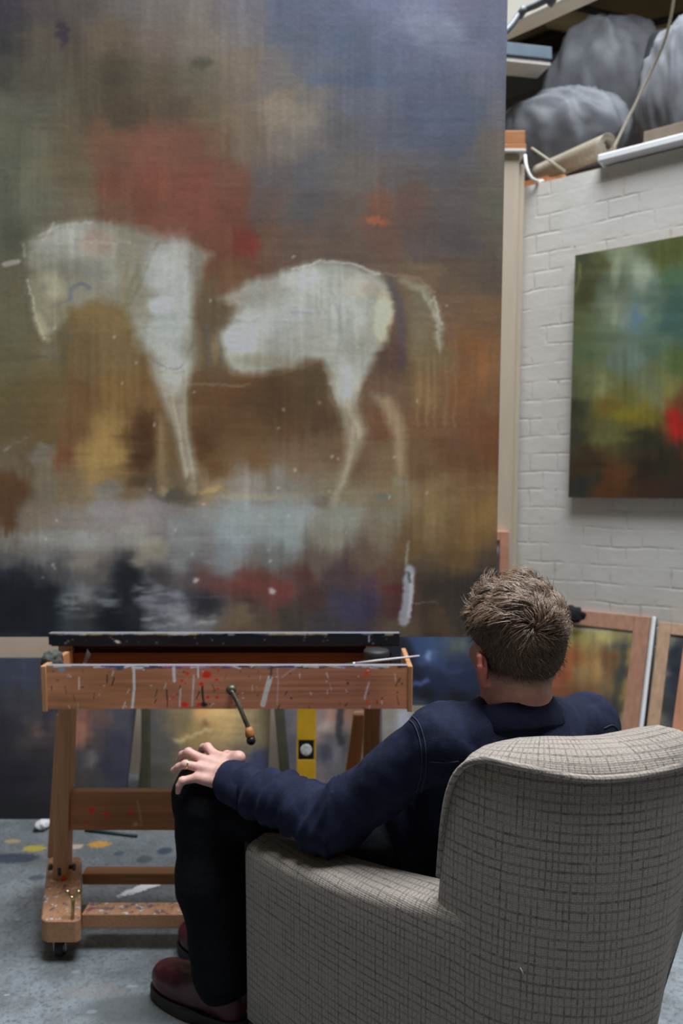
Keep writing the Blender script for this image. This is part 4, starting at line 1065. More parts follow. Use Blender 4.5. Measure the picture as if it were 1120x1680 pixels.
c = Art(-60, 1060, 260, 1400, 2.0, 21)
c.field([(0, 1090, (42, 46, 62)), (40, 1100, (44, 48, 66)), (70, 1150, (50, 48, 50)), (30, 1150, (46, 46, 52)), (10, 1200, (34, 34, 42)), (60, 1200, (62, 54, 54)), (20, 1270, (30, 28, 40)), (60, 1250, (38, 36, 42)), (30, 1330, (26, 28, 34)), (70, 1330, (30, 30, 36)), (110, 1180, (52, 46, 54)), (150, 1180, (92, 66, 58)), (130, 1260, (60, 56, 54)), (200, 1180, (58, 58, 70)), (210, 1230, (46, 46, 64)), (190, 1280, (44, 44, 60)), (160, 1300, (54, 52, 56)), (225, 1200, (60, 58, 66))], 3.4, 24, 40)
c.blob(128, 1195, 22, 34, (150, 92, 70), 0.75, 0, 0.7); c.blob(134, 1180, 10, 8, (110, 60, 56), 0.7); c.blob(118, 1222, 10, 14, (150, 80, 56), 0.6); c.blob(150, 1245, 12, 16, (112, 106, 112), 0.5); c.blob(62, 1200, 10, 14, (92, 70, 62), 0.5); c.stroke([(20, 1112), (60, 1118)], 4, (66, 62, 60), 0.6); c.blob(76, 1170, 10, 40, (30, 28, 48), 0.5)
c.brush(0.12, 0.1, 0.05)
leaning('leaning_canvas', 'dark canvas with a reddish smudge leaning at the far left behind the easel', 'canvas', -50, 232, 1079, 1362, 2.86, 3.19, c, 1.35, (0.02, 0.02, 0.012), res=(120, 130))
c = Art(225, 1060, 480, 1400, 2.0, 22)
c.field([(250, 1180, (70, 70, 72)), (265, 1230, (72, 70, 66)), (255, 1280, (66, 64, 58)), (300, 1170, (108, 92, 62)), (340, 1180, (172, 136, 78)), (370, 1190, (180, 146, 88)), (320, 1210, (140, 112, 66)), (300, 1250, (82, 76, 60)), (400, 1190, (146, 122, 80)), (420, 1220, (96, 88, 72)), (425, 1260, (56, 58, 82)), (440, 1190, (110, 96, 66)), (450, 1240, (92, 80, 58)), (440, 1290, (82, 74, 58)), (350, 1260, (120, 100, 66)), (340, 1100, (110, 96, 70)), (420, 1290, (70, 66, 64))], 3.4, 20, 30)
c.blob(360, 1175, 40, 16, (190, 152, 88), 0.5, 0, 0.9); c.stroke([(286, 1216), (320, 1204), (345, 1196)], 6, (204, 178, 120), 0.7); c.blob(328, 1168, 14, 12, (180, 128, 72), 0.7); c.blob(424, 1245, 22, 18, (46, 50, 84), 0.7); c.blob(335, 1188, 6, 8, (120, 74, 46), 0.6)
c.brush(0.12, 0.1, 0.05)
leaning('leaning_canvas', 'ochre and gold canvas leaning behind the easel under the crank', 'canvas', 246, 446, 1082, 1345, 2.92, 3.20, c, 1.45, (0.05, 0.045, 0.02))
c = Art(440, 1060, 640, 1400, 2.0, 23)
c.field([(470, 1180, (78, 76, 84)), (475, 1240, (72, 70, 78)), (470, 1290, (66, 62, 68)), (525, 1175, (112, 96, 92)), (535, 1190, (128, 112, 104)), (530, 1230, (66, 66, 76)), (545, 1170, (124, 92, 80)), (545, 1240, (84, 80, 88)), (575, 1170, (112, 78, 62)), (560, 1220, (60, 56, 56)), (525, 1270, (92, 84, 86)), (560, 1270, (70, 68, 72)), (620, 1200, (110, 104, 96)), (625, 1240, (96, 92, 84))], 3.4, 16, 26)
c.blob(535, 1235, 12, 14, (40, 44, 56), 0.6); c.stroke([(558, 1150), (558, 1218)], 13, (26, 28, 32), 0.85, 0.3, 2); c.blob(530, 1192, 12, 8, (150, 134, 124), 0.6, -30)
c.brush(0.1, 0.1, 0.05)
leaning('leaning_canvas', 'grey and dull pink abstract canvas leaning behind the yellow spirit level', 'canvas', 466, 598, 1080, 1340, 2.97, 3.22, c, 1.45, (0.05, 0.045, 0.025))
# two dark battens between the canvases
for (xa, xb, lab) in ((232, 246, 'dark upright batten between the smudged canvas and the ochre one'), (452, 468, 'dark leaning batten right of the ochre canvas')):
    dx = 0 if xa < 300 else 14
    b = bmesh.new()
    p1 = P((xa + xb) / 2 - dx * .6, 1090, 3.10); g1 = Vector((P((xa + xb) / 2 + dx, 1330, 2.83).x, 2.83, 0.005))
    beam_bm(g1, p1, (xb - xa) / F * 3.0, 0.02, up=(0, 1, 0), bm=b)
    setp(link_bm('batten', b, M['edge_dark']), label=lab, category='batten')
# spirit level
SLY = 2.74
g0 = Vector((P(501, 1290, SLY).x, SLY, 0.0)); lvt = P(503, 1130, SLY + 0.13)
ul = (lvt - g0).normalized(); lx = Vector((1, 0, 0)); ln = lx.cross(ul)
W2 = 16.5 / F * SLY
sl = thing('spirit_level', 'yellow spirit level standing on end behind the easel', 'spirit level', tuple(g0))
yel = simple('yellow_enamel', (0.62, 0.36, 0.02), 0.45, 0.12, 14, 0.05)
Ml = frame_matrix(g0, lx, ul, ln)
vt = (P(501, 1231, SLY + .05) - g0).dot(ul)
Lh = (lvt - g0).length
b = bmesh.new()
add_box(b, (-W2, 0.0, -.011), (W2, vt - .036, .011), .002, Ml); add_box(b, (-W2, vt + .036, -.011), (W2, Lh, .011), .002, Ml)
add_box(b, (-W2, vt - .0355, -.011), (-W2 + .006, vt + .0355, .011), 0, Ml); add_box(b, (W2 - .006, vt - .0355, -.011), (W2, vt + .0355, .011), 0, Ml)
link_bm('bar', b, yel, sl)
b = bmesh.new(); add_box(b, (-W2 + .007, vt - .035, -.009), (W2 - .007, vt + .035, .009), .001, Ml)
vh = link_bm('vial_housing', b, M['black_plastic'], sl)
b = bmesh.new(); add_lathe(b, [(0, .0095), (.022, .0095), (.022, .012), (.018, .014), (0, .014)], Ml @ Matrix.Translation((0, vt, 0)), 24)
link_bm('vial', b, simple('pale_vial', (0.55, 0.57, 0.56), 0.2, 0.35, 60, 0.1), vh)
b = bmesh.new(); rs_ = (P(494, 1281, SLY + .03) - g0).dot(ul); add_lathe(b, [(0, .0110), (.011, .0112), (.010, .0122), (0, .0124)], Ml @ Matrix.Translation((-W2 + .012, rs_, 0)), 9, 0.8, 1.2)
link_bm('red_mark', b, simple('dark_red_paint', (0.3, 0.01, 0.01), 0.5, 0.2, 30, 0.1), sl)

# dark blue painting leaning right of the easel
c = Art(560, 1020, 960, 1300, 2.0, 24)
c.field([(640, 1060, (22, 24, 40)), (660, 1070, (18, 24, 44)), (690, 1060, (52, 72, 118)), (705, 1075, (70, 92, 140)), (730, 1060, (60, 76, 104)), (750, 1065, (66, 76, 84)), (720, 1090, (48, 64, 106)), (750, 1095, (34, 46, 80)), (680, 1110, (20, 26, 46)), (720, 1120, (24, 34, 64)), (760, 1110, (28, 38, 68)), (700, 1140, (14, 18, 32)), (750, 1145, (14, 18, 30)), (650, 1120, (16, 22, 40)), (690, 1165, (60, 66, 78)), (740, 1170, (40, 44, 48)), (660, 1190, (110, 112, 118)), (900, 1100, (24, 30, 50))], 3.6, 12, 26)
c.blob(703, 1076, 5, 10, (134, 156, 200), 0.8); c.stroke([(678, 1124), (700, 1117)], 8, (74, 100, 160), 0.85); c.stroke([(735, 1104), (756, 1100)], 5, (50, 66, 108), 0.7); c.blob(752, 1058, 16, 12, (96, 104, 90), 0.5)
c.brush(0.1, 0.1, 0.04)
leaning('leaning_canvas', 'dark blue stormy canvas leaning between easel and seated man', 'canvas', 612, 838, 1036, 1330, 2.98, 3.14, c, 1.05, (0.02, 0.02, 0.03))
# pale primed board low down, in front of it
c = Art(600, 1130, 720, 1300, 2.0, 25)
c.field([(640, 1170, (128, 120, 110)), (665, 1180, (150, 152, 168)), (650, 1220, (130, 126, 112)), (690, 1170, (120, 116, 90))], 3, 10, 24); c.brush(0.1, 0.1, 0.04)
leaning('primed_board', 'small pale primed board leaning low behind the easel leg, near the shoulder', 'board', 626, 706, 1158, 1340, 2.86, 2.95, c, 1.5, (0.4, 0.38, 0.34), thick=0.012, res=(40, 60))

# small picture leaning at the foot of the post
px0, px1 = P(778, 930, 3.12), P(838, 930, 3.12)
sm = thing('small_framed_picture', 'small orange-framed picture hanging on the cream post beside the big canvas', 'picture', ((px0.x + px1.x) / 2, 3.19, P(800, 1000, 3.16).z))
zb_, zt2 = P(800, 1010, 3.16).z, P(838, 872, 3.16).z
b = bmesh.new(); fw = 0.038
for lo, hi in (((px0.x, zb_), (px0.x + fw, zt2)), ((px1.x - fw, zb_), (px1.x, zt2)), ((px0.x + fw, zb_), (px1.x - fw, zb_ + fw)), ((px0.x + fw, zt2 - fw), (px1.x - fw, zt2))):
    add_box(b, (lo[0], 3.165, lo[1]), (hi[0], 3.199, hi[1]), 0.002)
link_bm('frame', b, simple('orange_pine', (0.50, 0.24, 0.15), 0.6, 0.15, 20, 0.1), sm)
c = Art(760, 860, 860, 1020, 2.0, 26)
c.field([(815, 885, (130, 128, 138)), (825, 890, (150, 148, 158)), (818, 920, (70, 62, 66)), (826, 925, (96, 88, 92)), (800, 950, (60, 56, 60))], 3, 8, 20)
slab('picture', Vector((px0.x + fw, 3.176, zb_ + fw)), Vector((px1.x - fw, 3.176, zb_ + fw)), Vector((px0.x + fw, 3.176, zt2 - fw)), 0.02, 20, 40, art_colors(c, 1.5), (0.3, 0.3, 0.3), M['painted'], sm)

# ================================================================== GREEN LANDSCAPE ON THE BRICK WALL
c = Art(900, 330, 1330, 840, 2.0, 31)
c.field([(945, 425, (55, 60, 35)), (960, 480, (60, 62, 30)), (985, 430, (70, 72, 35)), (1010, 430, (110, 120, 95)), (1000, 470, (80, 90, 70)), (1050, 440, (120, 130, 110)), (1060, 460, (85, 105, 95)), (1050, 500, (100, 118, 105)), (1090, 420, (72, 80, 30)), (1115, 400, (70, 80, 28)), (1100, 470, (62, 90, 60)), (1115, 500, (52, 84, 74)),
         (950, 530, (75, 85, 50)), (960, 580, (75, 90, 60)), (1000, 540, (85, 100, 75)), (1010, 500, (112, 122, 100)), (1030, 520, (105, 120, 110)), (1045, 520, (75, 105, 120)), (1070, 520, (75, 100, 85)), (1110, 540, (54, 86, 80)), (945, 640, (80, 85, 50)), (980, 620, (85, 95, 60)), (1010, 600, (90, 105, 90)), (1045, 590, (95, 115, 105)), (1080, 570, (75, 100, 80)), (1110, 600, (75, 95, 45)), (1060, 620, (95, 105, 75)), (985, 635, (124, 124, 76)), (1020, 640, (90, 90, 40)), (1100, 620, (110, 105, 50)),
         (945, 665, (45, 50, 30)), (1000, 660, (105, 85, 25)), (1020, 680, (115, 105, 20)), (1060, 680, (110, 100, 25)), (1065, 650, (110, 110, 70)), (1110, 660, (105, 55, 25)), (1112, 705, (165, 25, 15)), (1090, 690, (100, 60, 25)), (1060, 720, (45, 45, 25)), (1000, 710, (90, 90, 45)), (970, 690, (75, 75, 40)), (945, 720, (50, 50, 40)), (960, 760, (55, 42, 25)), (1000, 780, (85, 48, 20)), (1050, 770, (42, 32, 22)), (1100, 760, (35, 35, 20)), (945, 805, (40, 42, 38)), (1000, 805, (80, 45, 18)), (1060, 800, (55, 35, 22)), (1110, 805, (50, 35, 25)),
         (1200, 420, (70, 84, 36)), (1200, 540, (62, 84, 62)), (1200, 640, (100, 90, 40)), (1200, 720, (120, 40, 20)), (1200, 800, (46, 34, 24))], 3.4, 22, 40)
c.blob(1010, 445, 10, 30, (136, 146, 118), 0.6, 8); c.blob(1052, 450, 16, 34, (140, 150, 130), 0.6, 5); c.stroke([(1047, 490), (1042, 520), (1044, 545)], 5, (70, 104, 130), 0.6); c.blob(1008, 520, 6, 24, (136, 142, 112), 0.5, 6); c.stroke([(951, 435), (950, 460), (944, 480)], 6, (110, 108, 56), 0.7)
c.blob(1108, 695, 16, 30, (176, 16, 12), 0.8, -8, 0.9); c.blob(1060, 722, 50, 18, (40, 42, 26), 0.6); c.blob(1000, 722, 44, 8, (102, 104, 52), 0.6, -4); c.stroke([(1020, 690), (1060, 672)], 14, (122, 106, 22), 0.6)
c.brush(0.08, 0.1, 0.03)
WOFF = 0.035
WP0 = W0 + WN * WOFF
lbl = plane_hit(932, 816, WP0, WN); ltl = plane_hit(943, 419, WP0, WN)
wid = 0.72
lp = thing('landscape_painting', 'green abstract landscape canvas hanging on the white brick wall', 'painting', tuple(lbl + WD * wid / 2 - WN * .017))
slab('canvas', lbl, lbl + WD * wid, Vector((lbl.x, lbl.y, ltl.z)), 0.02, 150, 200, art_colors(c, (1.45, 1.45, 1.4)), (0.07, 0.06, 0.04), M['painted'], lp)
b = bmesh.new()
Mw = frame_matrix(lbl, WD, -WN, Vector((0, 0, 1))); hh = ltl.z - lbl.z
for lo, hi in (((.01, .01), (.05, hh - .01)), ((wid - .05, .01), (wid - .01, hh - .01)), ((.051, .01), (wid - .051, .05)), ((.051, hh - .05), (wid - .051, hh - .01))):
    add_box(b, (lo[0], .0205, lo[1]), (hi[0], .034, hi[1]), 0, Mw)
link_bm('stretcher_frame', b, M['wood'], lp)

# ================================================================== FRAMED PICTURES LEANING AGAINST THE BRICK WALL
def wall_frame(name, label, cat, tl, tr, lean, off, art, border_px, mat_border, inner_gain=1.5, edge=(0.05, 0.05, 0.06), art_rect=True, group=None, thick=0.02):
    """board leaning on the brick wall, standing on the floor; tl/tr = pixels of its top corners"""
    p0 = W0 + WN * off
    T0 = plane_hit(tl[0], tl[1], p0, WN); T1 = plane_hit(tr[0], tr[1], p0, WN)
    z = (T0.z + T1.z) / 2
    T0.z = T1.z = z
    B0 = Vector((T0.x, T0.y, 0)) + WN * lean; B1 = Vector((T1.x, T1.y, 0)) + WN * lean
    o = thing(name, label, cat, tuple((B0 + B1) / 2), group)
    slab('board', B0, B1, T0, thick, 120, 150, art_colors(art, inner_gain), edge, M['painted'], o)
    return o, B0, B1, T0

def framed(name, label, cat, tl, tr, lean, off, art, gain, bw, depth, mat_frame, side_mat=None):
    p0 = W0 + WN * off
    T0 = plane_hit(tl[0], tl[1], p0, WN); T1 = plane_hit(tr[0], tr[1], p0, WN)
    z = (T0.z + T1.z) / 2; T0.z = T1.z = z
    B0 = Vector((T0.x, T0.y, 0)) + WN * lean; B1 = Vector((T1.x, T1.y, 0)) + WN * lean
    x = (B1 - B0).normalized(); up = (T0 - B0).normalized(); n = x.cross(up).normalized()
    w = (B1 - B0).length; h = (T0 - B0).length
    o = thing(name, label, cat, tuple((B0 + B1) / 2))
    Mf = frame_matrix(B0, x, up, n)
    b = bmesh.new()
    for lo, hi in (((0, 0), (bw, h)), ((w - bw, 0), (w, h)), ((bw, 0), (w - bw, bw)), ((bw, h - bw), (w - bw, h))):
        add_box(b, (lo[0], lo[1], -depth), (hi[0], hi[1], 0), .002, Mf)
    link_bm('frame', b, mat_frame, o)
    q = B0 + x * bw + up * bw - n * .006
    slab('picture', q, q + x * (w - 2 * bw), q + up * (h - 2 * bw), depth - .008, 90, 120, art_colors(art, gain), (0.3, 0.3, 0.3), M['painted'], o)
    if side_mat:
        b = bmesh.new(); add_box(b, (w + .0005, 0, -depth), (w + .018, h, -.002), 0, Mf)
        link_bm('edge_strip', b, side_mat, o)
    return o
c = Art(820, 990, 1090, 1420, 2.0, 41)
c.field([(935, 1040, (134, 124, 62)), (960, 1040, (132, 122, 66)), (1000, 1045, (140, 132, 74)), (1035, 1045, (128, 118, 58)), (940, 1080, (124, 66, 34)), (925, 1110, (120, 56, 32)), (955, 1100, (122, 96, 54)), (980, 1100, (124, 92, 50)), (1000, 1080, (92, 60, 34)), (1020, 1060, (74, 70, 60)), (1022, 1100, (54, 54, 50)), (1036, 1080, (124, 110, 44)), (1035, 1130, (120, 100, 48)), (960, 1150, (92, 66, 38)), (1010, 1160, (58, 50, 44)), (1015, 1190, (70, 70, 72)), (930, 1160, (92, 48, 30)), (980, 1200, (76, 60, 40)), (880, 1080, (120, 80, 44))], 3.4, 14, 26)
c.stroke([(900, 1029), (1052, 1036)], 7, (150, 150, 156), 0.7); c.stroke([(1051, 1036), (1018, 1215)], 13, (152, 152, 158), 0.7, 0.6, 4); c.stroke([(1042, 1060), (1020, 1190)], 10, (126, 110, 48), 0.6); c.stroke([(1024, 1060), (1004, 1190)], 14, (44, 46, 46), 0.6)
c.brush(0.1, 0.12, 0.04)
pinkwood = simple('pinkish_brown_board', (0.34, 0.175, 0.115), 0.6, 0.18, 18, 0.1, (3, 3, 1))
framed('framed_painting', 'brown-bordered ochre and rust painting leaning on the brick wall right of the head', 'painting', (880, 989), (1067, 1018), 0.22, 0.02, c, 1.5, 0.062, 0.028, pinkwood, M['edge_dark'])
c = Art(1060, 1000, 1290, 1420, 2.0, 42)
c.field([(1085, 1050, (110, 104, 60)), (1092, 1055, (90, 94, 96)), (1080, 1110, (120, 118, 108)), (1105, 1070, (24, 30, 42)), (1100, 1120, (34, 38, 48)), (1090, 1160, (40, 42, 46)), (1075, 1170, (96, 96, 86)), (1110, 1100, (22, 28, 40)), (1200, 1100, (40, 44, 50))], 3.6, 6, 18)
c.brush(0.1, 0.1, 0.04)
tanwood = simple('tan_board', (0.42, 0.27, 0.17), 0.6, 0.2, 20, 0.1, (3, 3, 1))
framed('framed_painting', 'tan-bordered painting with a dark centre leaning beside the brown-bordered one', 'painting', (1081, 1018), (1215, 1035), 0.24, 0.06, c, 1.5, 0.045, 0.028, tanwood)
# white strip on the left edge of that second frame is its own canvas edge
c = Art(1060, 1040, 1330, 1420, 2.0, 43)
c.field([(1110, 1100, (150, 98, 70)), (1100, 1160, (146, 94, 68)), (1150, 1120, (150, 98, 70))], 3, 8, 30); c.brush(0.08, 0.06, 0.03)
wall_frame('hardboard_panel', 'plain reddish brown hardboard panel leaning in front, at the right edge of the photo', 'board', (1121, 1058), (1260, 1075), 0.30, 0.16, c, None, None, 1.5, (0.2, 0.12, 0.08), thick=0.008)
# white edged strip board between the two frames
p0 = W0 + WN * 0.03
T0 = plane_hit(1072.5, 1012, p0, WN); B0 = Vector((T0.x, T0.y, 0)) + WN * 0.235
b = bmesh.new(); beam_bm(B0, T0, 0.012, 0.02, up=(0, 1, 0), bm=b)
setp(link_bm('white_batten', b, M['white_paint']), label='thin white strip of wood leaning between the two bordered paintings', category='batten')
# black cloth hung over the first frame's corner
cc = plane_hit(940, 1008, W0 + WN * .05, WN)
b = bmesh.new(); bmesh.ops.create_icosphere(b, subdivisions=4, radius=1)
for v in b.verts:
    n = mnoise.noise(v.co * 2.2) * .3
    v.co = cc + WD * (v.co.x * .052 * (1 + n)) + WN * (v.co.y * .010 + .008) + Vector((0, 0, v.co.z * .035 * (1 + n)))
setp(link_bm('black_cloth', b, M['dark_cloth'], smooth=True), label='black cloth draped over the top corner of the brown-bordered painting', category='cloth')

# ================================================================== THINGS ON THE FLOOR
a0, a1 = G(140, 1364), G(225, 1374)
b = bmesh.new(); add_tube(b, [a0 + Vector((0, 0, .006)), a1 + Vector((0, 0, .006))], .006, 10)
setp(link_bm('stick', b, simple('dark_green_stick', (0.03, 0.06, 0.06), 0.5, 0.1, 30, 0), smooth=True), label='thin dark stick lying on the floor behind the easel', category='stick')
c = G(70, 1360)
b = bmesh.new(); bmesh.ops.create_icosphere(b, subdivisions=3, radius=1)
for v in b.verts:
    n = mnoise.noise(v.co * 2) * .4
    v.co = Vector((c.x + v.co.x * .028 * (1 + n), c.y + v.co.y * .03 * (1 + n), .018 + v.co.z * .018))
setp(link_bm('paper_scrap', b, M['white_paint'], smooth=True), label='crumpled white paper scrap on the floor behind the left easel leg', category='paper')

# ================================================================== LOFT STORAGE
def lump(name, label, cat, px, py, depth, rx, ry, rz, mat, seed, amp=0.25, freq=1.6, folds=0.0, sub=5, tilt=0):
    c = loftp(px, py, depth)
    b = bmesh.new(); bmesh.ops.create_icosphere(b, subdivisions=sub, radius=1)
    off = Vector((seed * 3.1, seed * 1.7, seed))
    for v in b.verts:
        p = v.co.copy()
        n = amp * mnoise.fractal(p * freq + off, 1.0, 2.0, 2)
        n += folds * (0.5 - abs(mnoise.noise(Vector((p.x * 2.4 + p.y, p.y * 2.4, p.z * 0.8)) + off))) + folds * .30 * (0.5 - abs(mnoise.noise(Vector((p.x * 5 + p.z * 2, p.y * 5, p.z * 1.2)) + off)))
        q = p * (1 + n)
        q = Vector((q.x * rx, q.y * ry, max(q.z, -0.7) * rz))
        if tilt:
            q.x += q.z * tilt
        v.co = c + WD * q.x - WN * q.y + Vector((0, 0, q.z))
    return setp(link_bm(name, b, mat, smooth=True), label=label, category=cat)

lump('plastic_sheet', 'big crumpled heap of translucent plastic sheeting stored in the loft', 'plastic sheeting', 985, 165, 0.95, 0.29, 0.20, 0.37, M['plastic'], 1, 0.12, 0.9, 0.22)
lump('plastic_sheet', 'lower spread of plastic sheeting beside the cream post, in the loft', 'plastic sheeting', 915, 222, 0.58, 0.29, 0.13, 0.21, M['plastic'], 2, 0.12, 0.9, 0.20, tilt=-.2)
lump('dust_sheet', 'pale dust sheet hanging at the right edge of the loft', 'dust sheet', 1108, 165, 0.52, 0.13, 0.12, 0.27, simple('grey_white_cloth', (0.12, 0.125, 0.14), 0.9, 0.15, 10, 0.3), 4, 0.15, 1.0, 0.35)
lump('black_bag', 'black bag behind the dust sheet in the loft', 'bag', 1078, 150, 0.70, 0.09, 0.04, 0.26, M['dark_cloth'], 6, 0.15, 1.2)
# roll of canvas
r0, r1 = loftp(920, 272, 0.38), loftp(998, 238, 0.24)
ax = (r1 - r0).normalized()
xx = ax.cross(Vector((0, 0, 1))).normalized(); yy = ax.cross(xx)
b = bmesh.new(); L = (r1 - r0).length * 1.5
st = r1 - ax * L
prof = []
N = 90
for i in range(N):          # spiral cross section
    a = i / N * 2 * math.pi * 3.2; rr = 0.022 + 0.028 * i / N
    prof.append((math.cos(a) * rr, math.sin(a) * rr))
rings = [[b.verts.new(st + ax * (L * k / 12) + xx * p[0] + yy * p[1]) for p in prof] for k in range(13)]
for k in range(12):
    for i in range(N - 1):
        b.faces.new((rings[k][i], rings[k][i + 1], rings[k + 1][i + 1], rings[k + 1][i]))
me_r = bpy.data.meshes.new('r')
o = link_bm('canvas_roll', b, M['canvas_raw'], smooth=True)
md = o.modifiers.new('thick', 'SOLIDIFY'); md.thickness = 0.004
setp(o, label='rolled up beige canvas lying on the loft edge', category='canvas roll')
# timber
def timber(name, label, cat, p, q, w, d, mat):
    b = bmesh.new(); beam_bm(p, q, w, d, bm=b)
    return setp(link_bm(name, b, mat), label=label, category=cat)
tA, tB = P(820, 232, 3.25), P(862, 232, 3.25)
zc = post_top
b = bmesh.new(); add_box(b, (pl.x, 3.18, zc + .001), (P(863, 240, 3.18).x, 3.32, zc + .013), .002)
setp(link_bm('wood_offcut', b, M['offwhite']), label='pale flat offcut lying directly on the cream post', category='timber')
z1 = P(845, 236, 3.19).z; z2 = P(845, 214, 3.19).z
b = bmesh.new(); add_box(b, (pl.x + .01, 3.185, zc + .014), (P(863, 240, 3.185).x, 3.31, z1), .003)
setp(link_bm('wood_block', b, M['orange_wood']), label='orange wood block on the post, lower of the two', category='timber')
b = bmesh.new(); add_box(b, (pl.x + .01, 3.188, z1 + .001), (P(861, 240, 3.188).x, 3.30, z2), .003)
setp(link_bm('wood_block', b, M['orange_wood']), label='orange wood block topping the post, upper of the two', category='timber')
lz = Vector((0, 0, 1))
for (pa, pb_, dpt, w, h, lab) in (((866, 285), (905, 270), 0.20, 0.08, 0.085, 'orange timber offcut stored beside the post at the loft edge'), ((885, 296), (930, 283), 0.10, 0.05, 0.04, 'short orange batten lying on the brick wall top')):
    A0, B0_ = loftp(pa[0], pa[1], dpt), loftp(pb_[0], pb_[1], dpt)
    A0.z = B0_.z = WALL_TOP + h / 2 + .002
    timber('timber_offcut', lab, 'timber', A0, B0_, w, h, M['orange_wood'])
A0, B0_ = loftp(872, 243, 0.12), loftp(926, 281, 0.05)
b = bmesh.new(); add_tube(b, [A0, B0_], .005, 8)
setp(link_bm('thin_cane', b, M['rope'], smooth=True), label='thin pale cane resting on the wall top near the post', category='cane')
b = bmesh.new(); add_tube(b, catmull([loftp(861, 255, -.01), loftp(863, 272, -.03), loftp(870, 290, -.03), loftp(880, 297, -.01), loftp(890, 297, .06)], 6), .007, 8)
setp(link_bm('white_cable', b, M['cable'], smooth=True), label='loop of white cable hanging by the post', category='cable')
# white shelf edge board along the wall top
wz0 = wallp(985, 268); wz1 = wallp(1120, 240)
b = bmesh.new()
sx0 = (wz0 - W0).dot(WD)
add_box(b, (sx0, -.04, 0.008), (sx0 + 2.0, .10, .038), .006, LM)
setp(link_bm('shelf_board', b, M['white_paint']), label='long white board along the top edge of the brick wall', category='board')
b = bmesh.new(); add_box(b, (sx0 + .12, .13, 0.002), (sx0 + 2.0, .30, .15), .004, LM)
setp(link_bm('cardboard_box', b, M['brown_card']), label='long flat brown cardboard box behind the white board in the loft', category='box')
b = bmesh.new(); add_box(b, (sx0 + .30, .0, .040), (sx0 + 1.6, .08, .062), .004, LM)
setp(link_bm('metal_rail', b, M['fixture']), label='dark metal rail lying on the white board', category='rail')
b = bmesh.new(); add_box(b, (sx0 + .22, .02, .0395), (sx0 + .255, .05, .062), .008, LM)
setp(link_bm('plastic_tool', b, M['teal']), label='small teal object lying on the white board', category='tool')
# cord
b = bmesh.new(); add_tube(b, catmull([loftp(1110, -30, .14), loftp(1092, 60, .14), loftp(1052, 150, .12), loftp(1020, 215, .10), loftp(1006, 244, .09)], 6), .006, 8)
setp(link_bm('cord', b, M['rope'], smooth=True), label='thin beige cord hanging slantwise in front of the loft', category='cord')
# duct and pipes
b = bmesh.new(); add_tube(b, catmull([loftp(905, 26, 1.3), loftp(960, 36, 1.3), loftp(1050, 54, 1.3), loftp(1130, 58, 1.3), loftp(1210, 52, 1.3)], 6), .062, 16)
setp(link_bm('duct', b, M['duct'], smooth=True), label='olive duct running across the back of the loft', category='duct')
b = bmesh.new(); add_tube(b, catmull([loftp(930, 8, 1.12), loftp(1000, 24, 1.12), loftp(1060, 36, 1.12), loftp(1090, 33, 1.12), loftp(1150, 14, 1.12)], 6), .016, 10)
setp(link_bm('pipe', b, M['rubber'], smooth=True), label='black pipe along the loft duct', category='pipe')
b = bmesh.new(); add_tube(b, catmull([P(800, 80, 3.0), P(835, 46, 3.05), P(855, 20, 3.08), P(880, 8, 3.05), P(915, -10, 2.98)], 5), .012, 10)
cd = setp(link_bm('conduit', b, M['conduit'], smooth=True), label='grey conduit bent along the cream beam at the top', category='conduit')
for (x, y, Y) in ((856, 20, 3.08), (906, 0, 3.0)):
    c = P(x, y, Y)
    b = bmesh.new(); add_lathe(b, [(0, -.012), (.02, -.012), (.022, 0), (.02, .012), (0, .012)], frame_matrix(c, Vector((0, 1, 0)), Vector((.6, 0, .8)), Vector((.8, 0, -.6)).normalized()), 14)
    link_bm('conduit_joint', b, M['conduit'], cd, True)
# hanging fixture under the beam
fa, fb = loftp(815, 92, 0.35), loftp(892, 100, 0.55)
fx = thing('strip_light', 'grey-blue unlit strip light below the cream beam in the loft', 'light', tuple((fa + fb) / 2))
b = bmesh.new(); beam_bm(fa, fb, .14, .055, bm=b); link_bm('housing', b, M['fixture'], fx)
b = bmesh.new(); beam_bm(fa - Vector((0, 0, .040)), fb - Vector((0, 0, .040)), .12, .022, bm=b); link_bm('diffuser', b, M['offwhite'], fx)
# shelving uprights and dark crates at the left of the loft
for i, (x, y, d, w, h, m, lab) in enumerate(((836, 180, .95, .03, .75, 'fixture', 'dark blue upright post at the left end of the loft'),)):
    c = loftp(x, y, d); b = bmesh.new(); add_box(b, (c.x - w / 2, c.y - w / 2, WALL_TOP), (c.x + w / 2, c.y + w / 2, WALL_TOP + h), .003)
    setp(link_bm('shelf_post', b, M[m]), label=lab, category='post')
for (x, y, d, w, h, dz, m, lab) in ((880, 145, 1.4, .42, .16, .0, 'conduit', 'dark grey crate behind the plastic sheeting in the loft'), (890, 60, 1.7, .5, .05, .0, 'brown_card', 'flat box on the upper rack at the back of the loft'), (895, 82, 1.7, .5, .04, 0, 'black_plastic', 'black flat case on the rack below the flat box in the loft')):
    c = loftp(x, y, d); b = bmesh.new()
    add_box(b, (-w / 2, -.15, -h / 2), (w / 2, .15, h / 2), .004, frame_matrix(c, WD, -WN, lz))
    setp(link_bm('crate' if h > .1 else 'flat_box', b, M[m]), label=lab, category='box')
for (x, d, w) in ((1083, 1.82, .10), ):
    c = loftp(x, 150, d); b = bmesh.new(); add_box(b, (-w / 2, -.03, WALL_TOP - c.z), (w / 2, .03, 1.39 + WALL_TOP - c.z), .003, frame_matrix(c, WD, -WN, lz))
    setp(link_bm('door_frame_timber', b, simple('rust_timber', (0.14, 0.06, 0.02), 0.7, .2, 12, .1)), label='upright rust-brown timber against the back of the loft', category='timber')

